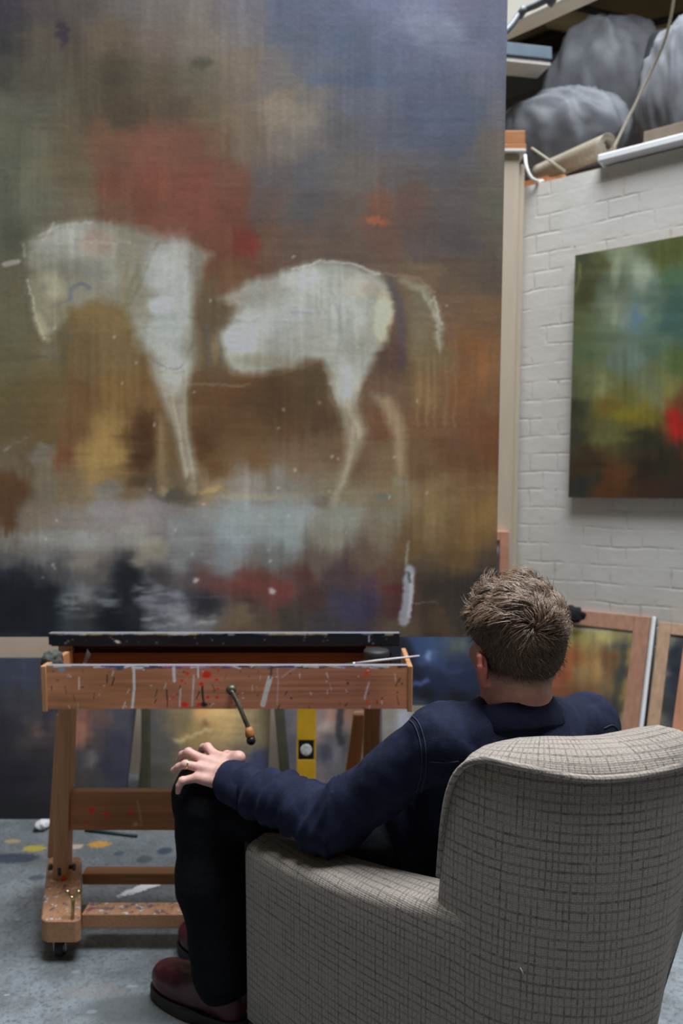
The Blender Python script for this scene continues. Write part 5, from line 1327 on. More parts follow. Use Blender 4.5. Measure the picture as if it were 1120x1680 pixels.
# ================================================================== SDF MODELLING (one continuous surface)
def smin(a, b, k):
    h = np.clip(0.5 + 0.5 * (b - a) / k, 0, 1)
    return b * (1 - h) + a * h - k * h * (1 - h)

def sdf_mesh(prims, vox, pad=0.02):
    lo = np.full(3, 1e9); hi = np.full(3, -1e9); boxes = []
    for p in prims:
        if p[0] == 'cap':
            a, b_, ra, rb, k = np.array(p[1]), np.array(p[2]), p[3], p[4], p[5]
            r = max(ra, rb); l = np.minimum(a, b_) - r; h = np.maximum(a, b_) + r
        else:
            c_, rad = np.array(p[1]), np.array(p[2]); r = rad.max(); l = c_ - r; h = c_ + r
            k = p[4]
        boxes.append((l - k - 3 * vox, h + k + 3 * vox)); lo = np.minimum(lo, l); hi = np.maximum(hi, h)
    lo -= pad; hi += pad
    n = np.ceil((hi - lo) / vox).astype(int) + 1
    D = np.full(n, 0.5, np.float32)
    ax = [lo[i] + np.arange(n[i]) * vox for i in range(3)]
    for p, (bl_, bh) in zip(prims, boxes):
        i0 = np.maximum(((bl_ - lo) / vox).astype(int), 0); i1 = np.minimum(((bh - lo) / vox).astype(int) + 2, n)
        X = ax[0][i0[0]:i1[0]][:, None, None]; Y = ax[1][i0[1]:i1[1]][None, :, None]; Z = ax[2][i0[2]:i1[2]][None, None, :]
        sl_ = tuple(slice(i0[i], i1[i]) for i in range(3))
        if p[0] == 'cap':
            a, b_ = np.array(p[1]), np.array(p[2]); v = b_ - a
            t = np.clip(((X - a[0]) * v[0] + (Y - a[1]) * v[1] + (Z - a[2]) * v[2]) / (v @ v + 1e-12), 0, 1)
            d = np.sqrt((X - a[0] - t * v[0]) ** 2 + (Y - a[1] - t * v[1]) ** 2 + (Z - a[2] - t * v[2]) ** 2) - (p[3] + (p[4] - p[3]) * t)
            k = p[5]
        else:
            c_, rad, R, k = np.array(p[1]), np.array(p[2]), p[3], p[4]
            dx, dy, dz = X - c_[0], Y - c_[1], Z - c_[2]
            if R is None:
                q = (dx / rad[0], dy / rad[1], dz / rad[2]); g = (dx / rad[0] ** 2, dy / rad[1] ** 2, dz / rad[2] ** 2)
            else:
                e = [R[0][i] * dx + R[1][i] * dy + R[2][i] * dz for i in range(3)]
                q = [e[i] / rad[i] for i in range(3)]; g = [e[i] / rad[i] ** 2 for i in range(3)]
            k0 = np.sqrt(q[0] ** 2 + q[1] ** 2 + q[2] ** 2); k1 = np.sqrt(g[0] ** 2 + g[1] ** 2 + g[2] ** 2)
            d = k0 * (k0 - 1) / np.maximum(k1, 1e-6)
        if len(p) > 6 or (p[0] == 'ell' and len(p) > 5):
            # carve
            D[sl_] = -smin(-D[sl_], d, k)
        else:
            D[sl_] = smin(D[sl_], d, k)
    # naive surface nets
    ins = D < 0
    nx, ny, nz = D.shape
    acc = np.zeros((nx - 1, ny - 1, nz - 1, 3), np.float32); cnt = np.zeros((nx - 1, ny - 1, nz - 1), np.float32)
    corners = [(i, j, k) for i in (0, 1) for j in (0, 1) for k in (0, 1)]
    def sub(a, c):
        return a[c[0]:nx - 1 + c[0], c[1]:ny - 1 + c[1], c[2]:nz - 1 + c[2]]
    s = sum(sub(ins, c).astype(np.int8) for c in corners)
    act = (s > 0) & (s < 8)
    ii = np.argwhere(act)
    acc = np.zeros((len(ii), 3)); cnt = np.zeros(len(ii))
    for a in corners:
        for axis in range(3):
            if a[axis] == 1:
                continue
            b2 = list(a); b2[axis] = 1
            da = D[ii[:, 0] + a[0], ii[:, 1] + a[1], ii[:, 2] + a[2]].astype(float); db = D[ii[:, 0] + b2[0], ii[:, 1] + b2[1], ii[:, 2] + b2[2]].astype(float)
            cr = (da < 0) != (db < 0)
            t = np.where(cr, da / np.where(cr, da - db, 1), 0)
            pt = np.tile(np.array(a, float), (len(ii), 1)); pt[:, axis] += t
            acc += pt * cr[:, None]; cnt += cr
    verts = lo + (ii + acc / cnt[:, None]) * vox
    idm = np.full(act.shape, -1, np.int64); idm[act] = np.arange(len(ii))
    faces = []
    for axis in range(3):
        o1, o2 = [(1, 2), (2, 0), (0, 1)][axis]
        A_ = ins; sl0 = [slice(None)] * 3; sl1 = [slice(None)] * 3
        sl0[axis] = slice(0, -1); sl1[axis] = slice(1, None)
        e = np.argwhere(A_[tuple(sl0)] != A_[tuple(sl1)])
        ok = (e[:, o1] > 0) & (e[:, o2] > 0) & (e[:, o1] < D.shape[o1] - 1) & (e[:, o2] < D.shape[o2] - 1)
        e = e[ok]
        fl_ = A_[e[:, 0], e[:, 1], e[:, 2]]
        def cell(d1, d2):
            q = e.copy(); q[:, o1] += d1; q[:, o2] += d2
            return idm[q[:, 0], q[:, 1], q[:, 2]]
        c00, c10, c11, c01 = cell(-1, -1), cell(0, -1), cell(0, 0), cell(-1, 0)
        f = np.stack([c00, c10, c11, c01], 1)
        f[~fl_] = f[~fl_][:, ::-1]
        faces.append(f)
    faces = np.concatenate(faces)
    faces = faces[(faces >= 0).all(1)]
    return verts, faces

def np_mesh(name, verts, faces):
    me = bpy.data.meshes.new(name)
    me.from_pydata(verts.tolist(), [], faces.tolist())
    me.update()
    return me

def normals_of(me):
    a = np.empty(len(me.vertices) * 3, np.float32); me.vertices.foreach_get('normal', a); return a.reshape(-1, 3)

def cap(a, b_, ra, rb, k=0.02): return ('cap', tuple(a), tuple(b_), ra, rb, k)
def ell(c, r, R=None, k=0.02): return ('ell', tuple(c), tuple(r), R, k)

def paint_attr(me, cols):
    at = me.attributes.new('paint', 'FLOAT_COLOR', 'POINT')
    at.data.foreach_set('color', np.concatenate([cols, np.ones((len(cols), 1))], 1).astype(np.float32).ravel())

# ================================================================== ARMCHAIR
ch = thing('armchair', 'grey checked tweed armchair the man sits in, seen from behind', 'armchair', (0.25, 1.5, 0))
# columns of the outer back: (piping pixel, depth) at the top and plan point at the bottom
colsT = [(722, 1438, 1.272), (730, 1345, 1.262), (742, 1290, 1.25), (762, 1259, 1.23), (795, 1248, 1.20), (842, 1257, 1.168), (900, 1269, 1.145), (960, 1279, 1.132), (1020, 1277, 1.135), (1080, 1267, 1.155), (1120, 1256, 1.178), (1150, 1246, 1.215), (1158, 1250, 1.27), (1158, 1290, 1.32), (1160, 1400, 1.36)]
colsB = [(.158, 1.280), (.170, 1.262), (.185, 1.245), (.205, 1.222), (.228, 1.197), (.2535, 1.166), (.305, 1.150), (.36, 1.143), (.42, 1.148), (.465, 1.166), (.490, 1.190), (.502, 1.235), (.507, 1.28), (.515, 1.32), (.52, 1.36)]
top = [P(*c) for c in colsT]
Cc = Vector((0.2535, 1.166, 0)); Af = Vector((P(387, 1385, 1.655).x, 1.655, 0))
side = (Af - Cc).normalized(); inw = Vector((side.y, -side.x, 0))
if inw.x < 0: inw = -inw
for i_, t_ in enumerate((.150, .120, .090, .060, .030)):
    q_ = Cc + side * t_ - inw * .006
    colsB[i_] = (q_.x, q_.y)
ts = catmull(top, 4)
bs = []
for i_ in range(len(colsB) - 1):            # straight panels with a hard rear corner
    for k_ in range(4):
        bs.append(Vector((*colsB[i_], .09)).lerp(Vector((*colsB[i_ + 1], .09)), k_ / 4))
bs.append(Vector((*colsB[-1], .09)))
CORNER = 5 * 4
cen = Vector((0.33, 1.50, 0))
verts = []; rows = []; uvs = []
NV = 14
arc = [0]
for i in range(1, len(ts)):
    arc.append(arc[-1] + ((ts[i] - ts[i - 1]).to_2d().length + (bs[i] - bs[i - 1]).length) / 2)
insets = []
for i in range(len(ts)):
    t = (bs[min(i + 1, len(bs) - 1)] - bs[max(i - 1, 0)]); t.z = 0; t.normalize()
    n = Vector((-t.y, t.x, 0))      # inward
    insets.append(n)
# smooth the inward normals
for _ in range(26):
    insets = [((insets[max(i - 1, 0)] + insets[i] * 2 + insets[min(i + 1, len(insets) - 1)])).normalized() for i in range(len(insets))]
bm = bmesh.new(); uvl = bm.loops.layers.uv.new('UVMap')
grid = []; uvg = []
for i in range(len(ts)):
    f = i / (len(ts) - 1)
    w = min(1, min(f, 1 - f) * 5.0)                     # 0 at the wing fronts, 1 over the back
    w = w * w * (3 - 2 * w)
    col = []; uvc = []
    L = 0
    prev = None
    for k in range(NV + 1):
        s = k / NV
        p = bs[i].lerp(ts[i], s)
        bulge = math.sin(math.pi * s) * 0.008
        p = p - insets[i] * bulge
        col.append(p)
    T = ts[i]; n = insets[i]
    dpt = 0.075 + 0.075 * w
    cq = T + n * dpt * .5
    cpx = PPX + F * cq.x / (cq.y * CP + (CAM_H - .87) * SP)
    cpy = np.interp(cpx, [760, 800, 850, 900, 950, 1000, 1030, 1075, 1120, 1180], [1236, 1221, 1215, 1212, 1212, 1209, 1202, 1189, 1191, 1200])
    cz = P(cpx, cpy, cq.y).z - T.z
    cz = cz * w + 0.010 * (1 - w)
    for (a_, z_) in ((0.03, .28), (0.12, .62), (0.28, .90), (0.48, 1.0), (0.66, .90), (0.82, .45)):
        col.append(T + n * dpt * a_ + Vector((0, 0, cz * z_)))
    for (a_, z_) in ((0.93, -.016), (1.0, -.06)):
        col.append(T + n * dpt * a_ + Vector((0, 0, z_)))
    zz = T.z - 0.06
    for k in range(1, 8):
        s = k / 7
        p = T + n * (dpt + 0.012 * math.sin(math.pi * s)); p.z = zz + (0.30 - zz) * s
        col.append(p)
    L = 0; uvc = []
    for k, p in enumerate(col):
        if k:
            L += (p - col[k - 1]).length
        uvc.append((arc[i], L))
    grid.append([bm.verts.new(p) for p in col]); uvg.append(uvc)
corner_pts = [grid[CORNER][k].co.copy() + Vector((-.0006, -.0008, 0)) for k in range(0, 10)]
def quad(bm, a, b_, c_, d, ua, ub, uc, ud):
    f = bm.faces.new((a, b_, c_, d))
    for l, u in zip(f.loops, (ua, ub, uc, ud)):
        l[uvl].uv = u
for i in range(len(grid) - 1):
    for k in range(len(grid[0]) - 1):
        quad(bm, grid[i][k], grid[i + 1][k], grid[i + 1][k + 1], grid[i][k + 1], uvg[i][k], uvg[i + 1][k], uvg[i + 1][k + 1], uvg[i][k + 1])
for k in range(0, 9):                       # stitched corner between back and side panel
    e = bm.edges.get((grid[CORNER][k], grid[CORNER][k + 1]))
    if e: e.smooth = False
for g in (grid[0], grid[-1]):                # close wing fronts
    m = len(g)
    f = bm.faces.new(g)
    for l in f.loops:
        l[uvl].uv = (l.vert.co.y * 1.0 + l.vert.co.x, l.vert.co.z)
f = bm.faces.new([g[0] for g in grid] + [g[-1] for g in grid[::-1]])
ob = link_bm('backrest', bm, M['tweed'], ch, True)
# piping
bm = bmesh.new(); add_tube(bm, [t - insets[i] * 0.004 + Vector((0, 0, .003)) for i, t in enumerate(ts)], 0.0058, 10)
uvp = bm.loops.layers.uv.new('UVMap')
for f in bm.faces:
    for l in f.loops:
        l[uvp].uv = (l.vert.co.x + l.vert.co.y, l.vert.co.z)
link_bm('piping', bm, M['tweed'], ch, True)
# arms
def arm(name, back, front, zr, zf, width, inward, smooth=True):
    """padded arm: back/front = outer plan points, heights at rear and front"""
    bm = bmesh.new(); uv = bm.loops.layers.uv.new('UVMap')
    d = (front - back); Ld = d.length; d.normalize()
    sec = []
    R = 0.028
    prof = [(0.004, 0.09), (0.002, 0.25), (0.0, None), ]
    cols = []; N = 18
    def section(top):
        pts = [(0.0, 0.09)] + [(0.0, 0.09 + (top - R - .09) * k / 6) for k in range(1, 7)]
        for k in range(1, 6):
            a = math.pi / 2 * k / 5
            pts.append((R - R * math.cos(a), top - R + R * math.sin(a)))
        pts.append((width * .5, top + .006))
        for k in range(0, 6):
            a = math.pi / 2 * k / 5
            pts.append((width - R + R * math.sin(a), top - R + R * math.cos(a)))
        pts += [(width, top - R - (top - R - .2) * k / 4) for k in range(1, 5)] + [(width, .09)]
        return pts
    for i in range(N + 1):
        s = i / N
        top = zr + (zf - zr) * s - 0.016 * math.sin(math.pi * s)
        shrink = 0.0
        if s > 0.94:
            shrink = (1 - math.sqrt(max(0, 1 - ((s - 0.94) / 0.06) ** 2))) * 0.03
        bow = 0.018 * math.sin(math.pi * s)
        base = back + d * (Ld * s)
        row = []
        L = 0
        pr_ = None
        for (u, z) in section(top - shrink):
            uu = min(max(u, shrink), width - shrink)
            p = base + inward * (uu - bow * (1 if u < width / 2 else 0.0)) + Vector((0, 0, z))
            if pr_ is not None:
                L += (p - pr_).length
            pr_ = p
            row.append((bm.verts.new(p), (Ld * s, L)))
        cols.append(row)
    for i in range(N):
        for k in range(len(cols[0]) - 1):
            vs = (cols[i][k], cols[i + 1][k], cols[i + 1][k + 1], cols[i][k + 1])
            f = bm.faces.new([v[0] for v in vs])
            for l, v in zip(f.loops, vs):
                l[uv].uv = v[1]
    for c_ in (cols[0], cols[-1]):
        f = bm.faces.new([v[0] for v in c_])
        for l in f.loops:
            l[uv].uv = ((l.vert.co - back).dot(inward), l.vert.co.z)
    for i in range(N):
        bm.faces.new((cols[i][0][0], cols[i + 1][0][0], cols[i + 1][-1][0], cols[i][-1][0]))
    return link_bm(name, bm, M['tweed'], ch, smooth)
z_front = P(400, 1368, 1.68).z; z_rear = P(712, 1452, 1.30).z
arm('arm', Cc + side * 0.012 + inw * .002, Af, z_rear + 0.02, z_front, 0.105, inw)
Cr = Vector((0.52, 1.40, 0)); side2 = (side + Vector((.55, .12, 0))).normalized(); Ar = Cr + side2 * 0.60
inw2 = Vector((side2.y, -side2.x, 0)); inw2 = -inw2 if inw2.x > 0 else inw2
arm('arm', Cr, Ar, z_rear, z_front, 0.105, inw2)
# seat: base and cushion
ia, ib = Af + inw * .106, Cc + side * .10 + inw * .106
ja, jb2 = Ar + inw2 * .106, Cr + inw2 * .106
def prism(name, pts, z0, z1, bev, crown=0.0):
    bm = bmesh.new(); uv = bm.loops.layers.uv.new('UVMap')
    a = [bm.verts.new((p.x, p.y, z0)) for p in pts]; b_ = [bm.verts.new((p.x, p.y, z1)) for p in pts]
    bm.faces.new(a[::-1]); bm.faces.new(b_)
    n = len(pts)
    for i in range(n):
        bm.faces.new((a[i], a[(i + 1) % n], b_[(i + 1) % n], b_[i]))
    bmesh.ops.bevel(bm, geom=bm.edges[:], offset=bev, segments=3, affect='EDGES')
    for f in bm.faces:
        for l in f.loops:
            c_ = l.vert.co
            l[uv].uv = (c_.x, c_.y) if abs(f.normal.z) > .5 else (c_.x + c_.y, c_.z)
    return link_bm(name, bm, M['tweed'], ch, True)
q0 = ib + inw * .03 + side * .02; q1 = jb2
prism('seat_base', [ia - side * .02, q0, q1 + Vector((-.01, .02, 0)), ja - side2 * .02], 0.10, 0.26, 0.01)
prism('seat_cushion', [ia + side * .0, q0 + side * .05, q1 + Vector((-.02, .06, 0)), ja], 0.262, 0.375, 0.03)
for p in (Af + inw * .05 - side * .06, Cc + inw * .08 + side * .08, Ar + inw2 * .05 - side2 * .06, Cr + inw2 * .06 + side2 * .05):
    bm = bmesh.new(); add_lathe(bm, [(0, 0), (.016, 0), (.024, .09), (0, .09)], Matrix.Translation((p.x, p.y, 0)), 14)
    link_bm('leg', bm, M['wood_dark'], ch, True)
# pale thread caught on the back
bmx = BVHTree.FromPolygons([tuple(v) for v in [o2 for o2 in (ob.matrix_world @ v.co + Vector(ch.location) for v in ob.data.vertices)]], [tuple(p.vertices) for p in ob.data.polygons])
def surf(bvh, px, py, lift=0.001):
    d = ray(px, py).normalized()
    loc, nor, idx, dist = bvh.ray_cast(Vector((0, 0, CAM_H)), d)
    if loc is None:
        return None
    if nor.dot(d) > 0:
        nor = -nor
    return loc + nor * lift
pts = [surf(bmx, 853, 1587), surf(bmx, 856, 1592), surf(bmx, 858, 1597)]
if all(pts):
    bm = bmesh.new(); add_tube(bm, pts, .0009, 6); setp(link_bm('thread', bm, M['cable'], smooth=True), label='tiny white thread caught on the back of the armchair', category='thread')

# ================================================================== THE MAN
YH = 1.485
Hc = P(846, 1052, YH)
hf = Vector((-0.42, 0.90, -0.02)).normalized(); hu = Vector((0.02, 0.03, 1)).normalized(); hr = hf.cross(hu).normalized(); hu = hr.cross(hf).normalized()
HR = (tuple(hr), tuple(hf), tuple(hu))            # rows: local axes in world
Rm = [[hr[i], hf[i], hu[i]] for i in range(3)]     # R[world][local]
def HL(r, f, u): return Hc + hr * r + hf * f + hu * u
neck0 = P(846, 1195, 1.475); neck1 = HL(0, -.012, -.075)
shL = P(714, 1215, 1.43); shR = P(962, 1196, 1.60)
elb = P(548, 1348, 1.535); wri = P(383, 1284, 1.715)
chest = Vector((0.335, 1.535, 0.70)); pelvis = Vector((0.20, 1.74, 0.475))
hipL = Vector((0.13, 1.72, 0.47)); hipR = Vector((0.25, 1.86, 0.41))
kneeL = P(336, 1304, 1.80); kneeR = Vector((-0.15, 1.95, 0.43))
ankL = P(362, 1590, 1.735); ankR = Vector((-0.275, 1.90, 0.13))
elbR = Vector((0.58, 1.84, 0.60)); wriR = Vector((0.34, 1.97, 0.595))

body = []
# head
body += [ell(HL(0, -.004, .012), (.076, .096, .100), Rm, .02), ell(HL(0, .018, -.055), (.060, .075, .065), Rm, .035),
         ell(HL(0, .062, -.090), (.030, .026, .022), Rm, .03), cap(HL(0, .094, -.005), HL(0, .112, -.042), .009, .013, .012),
         ell(HL(-.032, .080, .018), (.026, .016, .009), Rm, .012), ell(HL(.032, .080, .018), (.026, .016, .009), Rm, .012),
         ell(HL(0, .090, -.068), (.024, .010, .006), Rm, .006), ell(HL(0, .087, -.078), (.020, .010, .007), Rm, .006),
         ell(HL(-.042, .066, -.035), (.018, .018, .016), Rm, .02), ell(HL(.042, .066, -.035), (.018, .018, .016), Rm, .02)]
# ears
for s in (-1, 1):
    e0 = HL(s * .082, -.002, -.028)
    out = (hr * s - hf * .55).normalized()
    pts = [HL(s * .078, .010, -.040), HL(s * .087, .000, -.020), HL(s * .097, -.016, -.022), HL(s * .098, -.020, -.042), HL(s * .088, -.012, -.062), HL(s * .078, -.002, -.078)]
    for a_, b2 in zip(pts[:-1], pts[1:]):
        body.append(cap(a_, b2, .0052, .0052, .004))
    body.append(ell(HL(s * .0825, -.005, -.045), (.0060, .016, .026), Rm, .006))
    body.append(cap(pts[-1], HL(s * .075, .002, -.072), .0065, .0055, .004))
# neck, trunk, limbs (slimmer than the clothes)
body += [cap(neck0, neck1, .066, .060, .03), cap(neck0, chest, .07, .11, .05), cap(chest, pelvis, .115, .115, .05),
         cap(shL, shR, .05, .05, .04), cap(shL, elb, .048, .040, .02), cap(elb, wri, .040, .027, .02), cap(shR, elbR, .048, .040, .02), cap(elbR, wriR, .040, .027, .02),
         cap(hipL, kneeL, .075, .052, .03), cap(kneeL, ankL, .050, .036, .02), cap(hipR, kneeR, .075, .052, .03), cap(kneeR, ankR, .050, .036, .02),
         cap(ankL, ankL + Vector((-.06, .04, -.07)), .036, .03, .02), cap(ankR, ankR + Vector((-.06, .04, -.05)), .036, .03, .02)]
# left hand spread over the knee (pixel, depth)
hand_k = .006
w2 = P(372, 1272, 1.735)
body += [cap(wri, w2, .027, .027, .015)]
K = {'i': P(352, 1239, 1.785), 'm': P(333, 1246, 1.765), 'r': P(326, 1259, 1.745), 'l': P(322, 1276, 1.728)}
for key, rr in (('i', .0125), ('m', .0125), ('r', .012), ('l', .0115)):
    start = {'i': P(384, 1252, 1.76), 'm': P(378, 1262, 1.75), 'r': P(372, 1272, 1.738), 'l': P(366, 1284, 1.725)}[key]
    body.append(cap(start, K[key], .019, rr, .010))
fing = {'i': [(352, 1239, 1.785, .0118), (340, 1226, 1.805, .0105), (333, 1226, 1.825, .0095), (328, 1238, 1.84, .0080)],
        'm': [(333, 1246, 1.765, .0115), (309, 1234, 1.775, .0103), (299, 1238, 1.785, .0093), (293, 1248, 1.792, .0078)],
        'r': [(326, 1259, 1.745, .0112), (304, 1254, 1.745, .0098), (293, 1258, 1.75, .0090), (284, 1264, 1.755, .0076)],
        'l': [(322, 1276, 1.728, .0108), (299, 1281, 1.720, .0090), (294, 1289, 1.718, .0082), (292, 1299, 1.718, .0068)]}
for key, seq in fing.items():
    for (a_, b2) in zip(seq[:-1], seq[1:]):
        body.append(cap(P(*a_[:3]), P(*b2[:3]), a_[3], b2[3], .003))
    body.append(ell(P(*seq[1][:3]), (seq[1][3] * 1.06,) * 3, None, .004))
# thumb leaving the far side of the palm
th = [P(388, 1243, 1.775), P(372, 1240, 1.812), P(356, 1246, 1.838), P(346, 1256, 1.852)]
for i, (ra, rb2) in enumerate(((.016, .0125), (.0125, .011), (.011, .0085))):
    body.append(cap(th[i], th[i + 1], ra, rb2, .006))
body.append(ell(P(391, 1243, 1.755), (.017, .017, .016), None, .015))
# right hand lying on the right thigh
hd = (kneeR - wriR).normalized(); hs = hd.cross(Vector((0, 0, 1))).normalized()
for i, (off, ln_) in enumerate(((-.030, .062), (-.010, .072), (.010, .068), (.029, .052))):
    k0 = wriR + hd * .085 + hs * off * .9 + Vector((0, 0, .012)); k1 = k0 + hd * ln_ * .5 + Vector((0, 0, -.004)) + hs * off * .15; k2 = k1 + hd * ln_ * .5 + Vector((0, 0, -.022))
    body += [cap(wriR + hs * off * .4, k0, .019, .012, .010), cap(k0, k1, .0105, .0098, .003), cap(k1, k2, .0096, .0078, .003)]
t0_ = wriR + hd * .02 - hs * .03; body += [cap(wriR, t0_ + hd * .02, .016, .013, .008), cap(t0_ + hd * .02, t0_ + hd * .055 - hs * .02 - Vector((0, 0, .008)), .012, .009, .004)]
bv, bf = sdf_mesh(body, 0.0036)
SKIN = np.array((0.62, 0.375, 0.315)); 
rel = bv - np.array(Hc)
lr, lf, lu = rel @ np.array(hr), rel @ np.array(hf), rel @ np.array(hu)
cols = np.tile(SKIN, (len(bv), 1))
near = np.linalg.norm(rel, axis=1) < 0.2
dirn = rel / np.maximum(np.linalg.norm(rel, axis=1, keepdims=True), 1e-6)
df, du, dr = dirn @ np.array(hf), dirn @ np.array(hu), dirn @ np.array(hr)
def hairline(df, dr):
    s = np.clip((df + 0.25) / 1.0, 0, 1); s = s * s * (3 - 2 * s)
    return -0.76 + 1.29 * s
edge_ = np.clip((du - hairline(df, dr)) / 0.18, 0, 1) * near
SC = np.array((0.060, 0.038, 0.024))
ear = (np.abs(lr) > np.where(lu < -.03, .0765, .081)) & near & (lu < -.008) & (lu > -.09) & (lf < .02)
edge_ = np.where(ear, 0, edge_)
cols = cols * (1 - edge_[:, None]) + SC * edge_[:, None]
beard = np.clip((lf - .0) / .04, 0, 1) * np.clip((-.045 - lu) / .02, 0, 1) * near * (lu > -.14)
cols = cols * (1 - .45 * beard[:, None]) + np.array((.30, .13, .06)) * .45 * beard[:, None]
cols[ear] = np.array((0.64, 0.22, 0.19))
headneck = near & (edge_ < .2) & ~ear
cols[headneck] *= np.array((.90, .80, .76))
knuckle = np.zeros(len(bv))
for key, seq in fing.items():
    for s_ in (seq[0], seq[1], seq[3]):
        knuckle = np.maximum(knuckle, np.exp(-((bv - np.array(P(*s_[:3]))) ** 2).sum(1) / (2 * .010 ** 2)))
cols = cols * (1 - .35 * knuckle[:, None]) + np.array((.66, .30, .27)) * .35 * knuckle[:, None]
me = np_mesh('person', bv, bf)
paint_attr(me, np.clip(cols, 0, 1))
person = link_mesh('person', me, M['skin'], None, True, label='man in dark denim shirt sitting in the armchair with a hand on his knee', category='person')
# eyes
for s in (-1, 1):
    bm = bmesh.new(); bmesh.ops.create_uvsphere(bm, u_segments=14, v_segments=10, radius=.0115); bmesh.ops.translate(bm, verts=bm.verts[:], vec=HL(s * .031, .077, .001))
    link_bm('eye', bm, simple('eye_white', (0.7, 0.68, 0.65), .2, .05, 10, 0), person, True)
# wedding ring
ra_, rb3 = P(304, 1254, 1.745), P(326, 1259, 1.745)
rc = ra_.lerp(rb3, .18); rax = (rb3 - ra_).normalized(); rx_ = rax.cross(Vector((0, 0, 1))).normalized(); ry_ = rax.cross(rx_)
bm = bmesh.new(); ringp = [rc + (rx_ * math.cos(a) + ry_ * math.sin(a)) * .0112 for a in [2 * math.pi * k / 24 for k in range(24)]]
add_lathe(bm, [(.0098, -.0016), (.0116, -.0016), (.0120, 0), (.0116, .0016), (.0098, .0016), (.0098, -.0016)], frame_matrix(rc, rx_, ry_, rax), 28)
link_bm('wedding_ring', bm, M['gold'], person, True)

# ---- shirt
shirt = [cap(neck0 + Vector((0, 0.01, -.045)), chest, .095, .150, .06), cap(chest, pelvis + Vector((0, 0, .01)), .148, .150, .06),
         cap(shL + Vector((.03, .02, -.01)), shR + Vector((-.03, -.01, -.005)), .064, .066, .05), cap(neck0 + Vector((-.02, 0, .0)), shL + Vector((0.01, 0.0, .006)), .058, .060, .03), cap(neck0 + Vector((.02, 0, 0)), shR + Vector((-.01, 0, .006)), .058, .062, .03),
         cap(neck0 + Vector((0, 0, -.02)), neck0 + Vector((0, 0, .018)), .082, .076, .02),
         cap(shL, elb, .067, .063, .035), cap(elb, elb.lerp(wri, .75), .064, .052, .03), cap(elb.lerp(wri, .75), wri, .051, .044, .02),
         cap(shR, elbR, .068, .060, .03), cap(elbR, wriR, .060, .044, .03),
         ell(Vector((0.36, 1.47, 0.68)), (.15, .11, .17), None, .05)]
sv, sf = sdf_mesh(shirt, 0.0055)
me = np_mesh('shirt', sv, sf)
nrm = normals_of(me)
def seg_t(co, a, b_):
    a, b_ = np.array(a), np.array(b_); v = b_ - a
    t = ((co - a) @ v) / (v @ v); d = np.linalg.norm(co - a - np.clip(t, 0, 1)[:, None] * v, axis=1)
    return t, d
disp = np.zeros(len(sv))
tu, du_ = seg_t(sv, shL, elb); tf, dfv = seg_t(sv, elb, wri)
for i, co in enumerate(sv):
    v = Vector(co)
    disp[i] = 0.008 * mnoise.fractal(v * 9, 1.0, 2.0, 3) + .004 * (0.4 - abs(mnoise.noise(Vector((v.x * 14 + v.z * 9, v.y * 8, v.z * 5)))))
    if du_[i] < .11 and -.2 < tu[i] < 1.2:
        disp[i] += 0.010 * mnoise.noise(Vector((tu[i] * 5.0 + 1.5 * co[2] * 4, du_[i] * 3, co[1] * 5))) 
    if dfv[i] < .10 and -.1 < tf[i] < 1.1:
        r_ = 0.009 * (1 - abs(mnoise.noise(Vector((tf[i] * 6.5 + co[2] * 9, co[1] * 4, 3.3)))) * 2.2)
        disp[i] += r_ * 0.75
        for tc_, hh_ in ((.30, .006), (.52, .008), (.70, .006)):
            ph = tf[i] - tc_ + (co[2] - .62) * 1.1
            disp[i] += hh_ * math.exp(-(ph / .035) ** 2) - hh_ * .7 * math.exp(-((ph - .075) / .03) ** 2)
sv2 = sv + nrm * disp[:, None]
me.vertices.foreach_set('co', sv2.astype(np.float32).ravel()); me.update()
shirt_ob = link_mesh('shirt', me, M['denim'], person, True, label='dark blue denim shirt')
bvh_s = BVHTree.FromPolygons([tuple(v) for v in sv2], [tuple(f) for f in sf.tolist()])
# collar
cax = ((neck1 - neck0).normalized() + hf * .30).normalized(); cx = Vector((1, .25, 0)); cx = (cx - cax * cx.dot(cax)).normalized(); cy = cax.cross(cx)
bm = bmesh.new()
add_lathe(bm, [(.080, -.02), (.080, .010), (.081, .022), (.084, .026), (.088, .024), (.095, .006), (.104, -.022), (.100, -.026), (.092, -.016), (.080, -.02)], frame_matrix(neck0 + cax * .027 + hf * .008, cx, cy, cax), 48, 1.0, 1.0)
for v in bm.verts:
    v.co += Vector((0, 0, .004 * mnoise.noise(v.co * 20)))
link_bm('collar', bm, M['denim'], shirt_ob, True)
# cuff
ca = (wri - elb).normalized(); cx = ca.cross(Vector((0, 0, 1))).normalized(); cy = ca.cross(cx)
bm = bmesh.new()
add_lathe(bm, [(.046, -.062), (.0565, -.060), (.0555, -.03), (.0525, .010), (.0495, .014), (.045, .008), (.043, -.02), (.046, -.062)], frame_matrix(wri, cx, cy, ca), 40, 1.0, .92)
for v in bm.verts:
    v.co += Vector((0, 0, 1)) * .003 * mnoise.noise(v.co * 25) + cx * .003 * mnoise.noise(v.co * 22 + Vector((5, 0, 0)))
link_bm('cuff', bm, M['denim'], shirt_ob, True)
